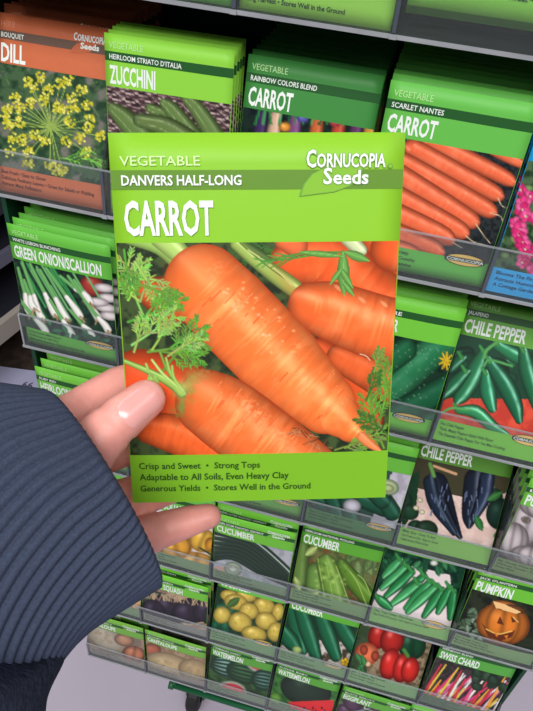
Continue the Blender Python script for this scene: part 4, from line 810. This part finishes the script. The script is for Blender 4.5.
# ---------------------------------------------------------------- hand
dP = lambda P: float(R[2]@(np.asarray(P)-C))
def cap_mesh(p0, r0, p1, r1, seg=20, rings=8):
    """round-ended tapering limb segment"""
    p0 = np.array(p0, float); p1 = np.array(p1, float); t = p1-p0; L = np.linalg.norm(t); t /= L
    a = np.cross(t, [.3, .2, .93]); a /= np.linalg.norm(a); b = np.cross(t, a); V = []; Fc = []
    prof = [(-r0*math.cos(k*PI/2/rings), r0*math.sin(k*PI/2/rings)) for k in range(1, rings+1)]+[(L+r1*math.sin(k*PI/2/rings), r1*math.cos(k*PI/2/rings)) for k in range(rings)]
    V.append(p0-t*r0)
    for (s_, r_) in prof:
        for k in range(seg): V.append(p0+t*s_+r_*(math.cos(2*PI*k/seg)*a+math.sin(2*PI*k/seg)*b))
    V.append(p1+t*r1); n = len(prof)
    for k in range(seg): Fc.append((0, 1+(k+1) % seg, 1+k)); Fc.append((1+(n-1)*seg+k, 1+(n-1)*seg+(k+1) % seg, 1+n*seg))
    for j in range(n-1):
        for k in range(seg): Fc.append((1+j*seg+k, 1+j*seg+(k+1) % seg, 1+(j+1)*seg+(k+1) % seg, 1+(j+1)*seg+k))
    return V, Fc
HV = []; HF = []
def limb(pts):
    for (a, ra), (b, rb) in zip(pts[:-1], pts[1:]):
        V, Fc = cap_mesh(a, ra, b, rb); n = len(HV); HV.extend(V); HF.extend([tuple(n+i for i in f) for f in Fc])
# pixel + distance along the view axis -> joint
T = [cp(60, 482, .202), cp(98, 440, .1995), cp(124, 416, .201), cp(146, 399, .2045)]       # thumb
limb([(T[0], .0105), (T[1], .0080), (T[2], .0071), (T[3], .0062)])
I_ = [cp(20, 452, .208), cp(60, 425, .216), (cp(118, 386, .2285)), cp(165, 372, .232), cp(196, 372, .234)]          # index behind the packet
limb([(I_[0], .0105), (I_[1], .0084), (I_[2], .0068), (I_[3], .0060), (I_[4], .0052)])
Md = [cp(30, 480, .216), cp(90, 455, .232), cp(150, 436, .241), cp(192, 430, .243), cp(216, 432, .243)]
limb([(Md[0], .011), (Md[1], .0086), (Md[2], .0075), (Md[3], .0066), (Md[4], .0056)])
Rg = [cp(50, 520, .216), cp(100, 508, .232), cp(150, 492, .243), cp(190, 478, .247), cp(212, 474, .247)]
limb([(Rg[0], .0105), (Rg[1], .0084), (Rg[2], .0074), (Rg[3], .0064), (Rg[4], .0054)])
Pk = [cp(75, 562, .206), cp(118, 548, .219), cp(158, 531, .2335), cp(190, 521, .236), cp(209, 516, .236)]            # lower finger
limb([(Pk[0], .0095), (Pk[1], .0074), (Pk[2], .0066), (Pk[3], .0056), (Pk[4], .0046)])
# palm and wrist
Wr = [cp(30, 505, .203), cp(-50, 530, .198), cp(-150, 570, .190)]
limb([(Wr[0], .0175), (Wr[1], .020), (Wr[2], .023)])
for a in (I_[0], Md[0], Rg[0], Pk[0], T[0]): limb([(Wr[0], .0165), (a, .0100)])
limb([(I_[0], .010), (Md[0], .0105), (Rg[0], .010), (Pk[0], .0092)])
M_SK = mat('skin', (222, 150, 138), .45, .35, noise=.16, nscale=70, bump=.12, bscale=420, sss=.15)
hand = mesh('person', HV, HF, M_SK, None, smooth=True)
tag(hand, "person's left hand in a navy ribbed sleeve, thumb pressed on the carrot packet", 'person')
md = hand.modifiers.new('remesh', 'REMESH'); md.mode = 'VOXEL'; md.voxel_size = .0011; md.use_smooth_shade = True
md = hand.modifiers.new('smooth', 'SMOOTH'); md.factor = .6; md.iterations = 9
dg = bpy.context.evaluated_depsgraph_get(); me2 = bpy.data.meshes.new_from_object(hand.evaluated_get(dg)); hand.modifiers.clear(); hand.data = me2
for p_ in me2.polygons: p_.use_smooth = True
# knuckle creases and pinker tips baked into the surface as gentle dents
co = np.empty(len(me2.vertices)*3); me2.vertices.foreach_get('co', co); co = co.reshape(-1, 3)
nr = np.empty(len(me2.vertices)*3); me2.vertices.foreach_get('normal', nr); nr = nr.reshape(-1, 3)
def crease(p, d, depth=.0006, w=.0007, rad=.011):
    d = d/np.linalg.norm(d); s_ = (co-p)@d; k = np.exp(-(s_/w)**2)*(np.linalg.norm(co-p, axis=1) < rad); co[:] = co-nr*(k*depth)[:, None]
crease(T[2]*.75+T[1]*.25, T[3]-T[1], .0004); crease(T[2]*.62+T[1]*.38, T[3]-T[1], .0004)
crease(I_[2]*.35+I_[1]*.65, I_[2]-I_[1], .0003); crease(Pk[2], Pk[3]-Pk[1], .0003)
me2.vertices.foreach_set('co', co.ravel()); me2.update()
# thumb nail: curved plate on the side of the thumb that faces the viewer
ax = T[3]-T[2]; ax /= np.linalg.norm(ax); vw = C-T[3]; vw /= np.linalg.norm(vw)
upn = vw-ax*(vw@ax); upn /= np.linalg.norm(upn); sdn = np.cross(ax, upn)     # sdn: across the thumb
rot_ = .10; n0 = upn*math.cos(rot_)+sdn*math.sin(rot_); s0 = np.cross(ax, n0)
from mathutils.bvhtree import BVHTree
bv = BVHTree.FromPolygons([tuple(v) for v in co], [tuple(p_.vertices) for p_ in me2.polygons])
nu, nv = 18, 22; V = []; ctr = T[3]-ax*.0034
for j in range(nv+1):
    for i in range(nu+1):
        a = -1+2*i/nu; b = -1+2*j/nv
        # rounded outline: wider at the tip, curved at the cuticle
        hx = .0053*(1-.10*(1-b)/2); la = .0080*b
        k = 1-.22*a*a if b < 0 else 1-.16*a*a
        o_ = ctr+ax*la*k+s0*a*hx*(1-.18*max(0, abs(b)-.6)); st = o_+n0*.02
        h_ = bv.ray_cast(Vector(st), Vector(-n0), .04)
        base_ = np.array(h_[0]) if h_[0] is not None else o_
        edge_ = max(abs(a), abs(b)); V.append(base_+n0*(.00055*(1-edge_**4)-.00012+(.0004 if b > .9 else 0)))
Fc = [(j*(nu+1)+i, j*(nu+1)+i+1, (j+1)*(nu+1)+i+1, (j+1)*(nu+1)+i) for j in range(nv) for i in range(nu)]
nl = mesh('thumbnail', V, Fc, mat('nail', (222, 158, 152), .22, .5, coat=.4), hand, smooth=True)
# ---------------------------------------------------------------- sleeve: ribbed cuff and the looser sweatshirt fabric
def sleeve_rows(st, ribs, amp, n_around, n_along, wob=0, twist=0, t0=0, shrink=0):
    """st: (upper outline x, y, lower outline x, y, distance, half depth, forward bulge) stations -> tube rows"""
    Q = []
    for x0, y0, x1, y1, d, b_, g_ in st:
        p0 = cp(x0, y0, d); p1 = cp(x1, y1, d); Q.append(np.concatenate([(p0+p1)/2, (p0-p1)/2, [b_, g_]]))
    Q = np.array(Q); V = []; fwd = R.T @ np.array([.85, -.5, 0.])
    for t in np.linspace(0, len(st)-1, n_along):
        i = int(min(len(Q)-2, math.floor(t))); f_ = t-i; p0 = Q[max(0, i-1)]; p1 = Q[i]; p2 = Q[i+1]; p3 = Q[min(len(Q)-1, i+2)]
        q = .5*((2*p1)+(-p0+p2)*f_+(2*p0-5*p1+4*p2-p3)*f_*f_+(-p0+3*p1-3*p2+p3)*f_**3)
        c, u, b_, g_ = q[:3], q[3:6], q[6], q[7]; L = np.linalg.norm(u); uh = u/L
        for k in range(n_around):
            th = 2*PI*k/n_around; e = math.cos(th); f = math.sin(th)
            rb = amp*(abs(math.cos(ribs*th/2+twist*t))**.55) if ribs else 0
            wb = wob*(math.sin(3*th+t*2.3)+.6*math.sin(5*th-t*3.1)+.5*math.sin(th*2+t*5))
            V.append(c+uh*e*(L-shrink+rb+wb)+(-R[2]*(b_-shrink+rb+wb)+fwd*g_)*f)
    return np.array(V)
def tube_faces(na, nl):
    return [(j*na+k, j*na+(k+1) % na, (j+1)*na+(k+1) % na, (j+1)*na+k) for j in range(nl-1) for k in range(na)]
M_KN = mat('navy_knit', (56, 63, 82), .9, .15, noise=.18, nscale=1500, bump=.25, bscale=2600)
M_KN2 = mat('navy_fleece', (40, 45, 60), .95, .1, noise=.25, nscale=500, bump=.6, bscale=700)
M_IN = mat('cuff_inside', (30, 36, 52), .95, .1)
ST = [(46, 395, 156, 582, .2060, .0265, .0122), (-20, 386, 116, 606, .2025, .0295, .012), (-80, 384, 84, 628, .1990, .030, .008), (-150, 386, 57, 660, .1955, .031, .004), (-240, 394, 34, 705, .190, .032, .003), (-400, 420, 0, 800, .18, .034, .003)]
NA = 912; NLG = 120
Vo = sleeve_rows(ST, 76, .0019, NA, NLG, twist=-8.5)
inner = sleeve_rows(ST[:3], 0, 0, NA, 14, shrink=.0022)
# rolled lip joining outer and inner skins
V = list(inner[::-1].reshape(-1, 3)); lip = []
slv = empty('sleeve', tuple(float(v) for v in cp(101, 489, .206)))
off_ = np.array(slv.location)
nI = 14; rows = [inner[j*NA:(j+1)*NA] for j in range(nI-1, -1, -1)]
o0 = Vo[:NA]; i0 = inner[:NA]; dd = R.T @ np.array([.85, -.5, 0.])
rows.append((i0*.75+o0*.25)+dd*.0008); rows.append((i0*.4+o0*.6)+dd*.0010)
rows += [Vo[j*NA:(j+1)*NA] for j in range(NLG)]
VV = np.concatenate(rows)-off_
cuff = mesh('cuff', VV, tube_faces(NA, len(rows)), M_KN, slv, smooth=True)
ST2 = [(-90, 575, 40, 640, .192, .020, 0), (-105, 565, 52, 668, .180, .031, 0), (-135, 625, 44, 700, .182, .034, 0), (-165, 680, 30, 755, .178, .036, 0), (-200, 740, 10, 820, .172, .036, 0), (-260, 830, -40, 920, .16, .036, 0)]
Vb = sleeve_rows(ST2, 0, 0, 160, 50, wob=.0011)-off_
fb = mesh('sleeve_fabric', list(Vb), tube_faces(160, 50)+[tuple(range(160))], M_KN2, slv, smooth=True)
slv.parent = hand
# ---------------------------------------------------------------- light and camera
def area(name, loc, rot, sx, sy, e, col=(1, 1, 1)):
    l = bpy.data.lights.new(name, 'AREA'); l.shape = 'RECTANGLE'; l.size = sx; l.size_y = sy; l.energy = e; l.color = col
    o = bpy.data.objects.new(name, l); COL.objects.link(o); o.location = loc; o.rotation_euler = rot; return o
area('ceiling_tube_light', (.4, -3.0, 4.2), (math.radians(37), 0, 0), 4.0, 1.8, 248)
area('ceiling_tube_light', (-1.3, .6, 3.0), (0, math.radians(-12), 0), .8, 3.0, 20)
area('ceiling_tube_light', (1.9, -.2, 3.0), (0, math.radians(12), 0), .8, 3.0, 18)
w_ = bpy.data.worlds.new('store_light'); bpy.context.scene.world = w_; w_.use_nodes = True
bg = w_.node_tree.nodes['Background']; bg.inputs[0].default_value = (.92, .95, 1, 1); bg.inputs[1].default_value = .14
cam = bpy.data.cameras.new('camera'); co_ = bpy.data.objects.new('camera', cam); COL.objects.link(co_)
cam.sensor_fit = 'HORIZONTAL'; cam.sensor_width = 36; cam.lens = F/533*36; cam.clip_start = .005; cam.clip_end = 50
Rw = np.array([R[0], -R[1], -R[2]]).T
co_.matrix_world = Matrix([[float(Rw[i, j]) for j in range(3)]+[float(C[i])] for i in range(3)]+[[0, 0, 0, 1]])
bpy.context.scene.camera = co_
vs = bpy.context.scene.view_settings; vs.view_transform = 'Standard'; vs.look = 'None'; vs.exposure = 0; vs.gamma = 1
bpy.context.view_layer.update()
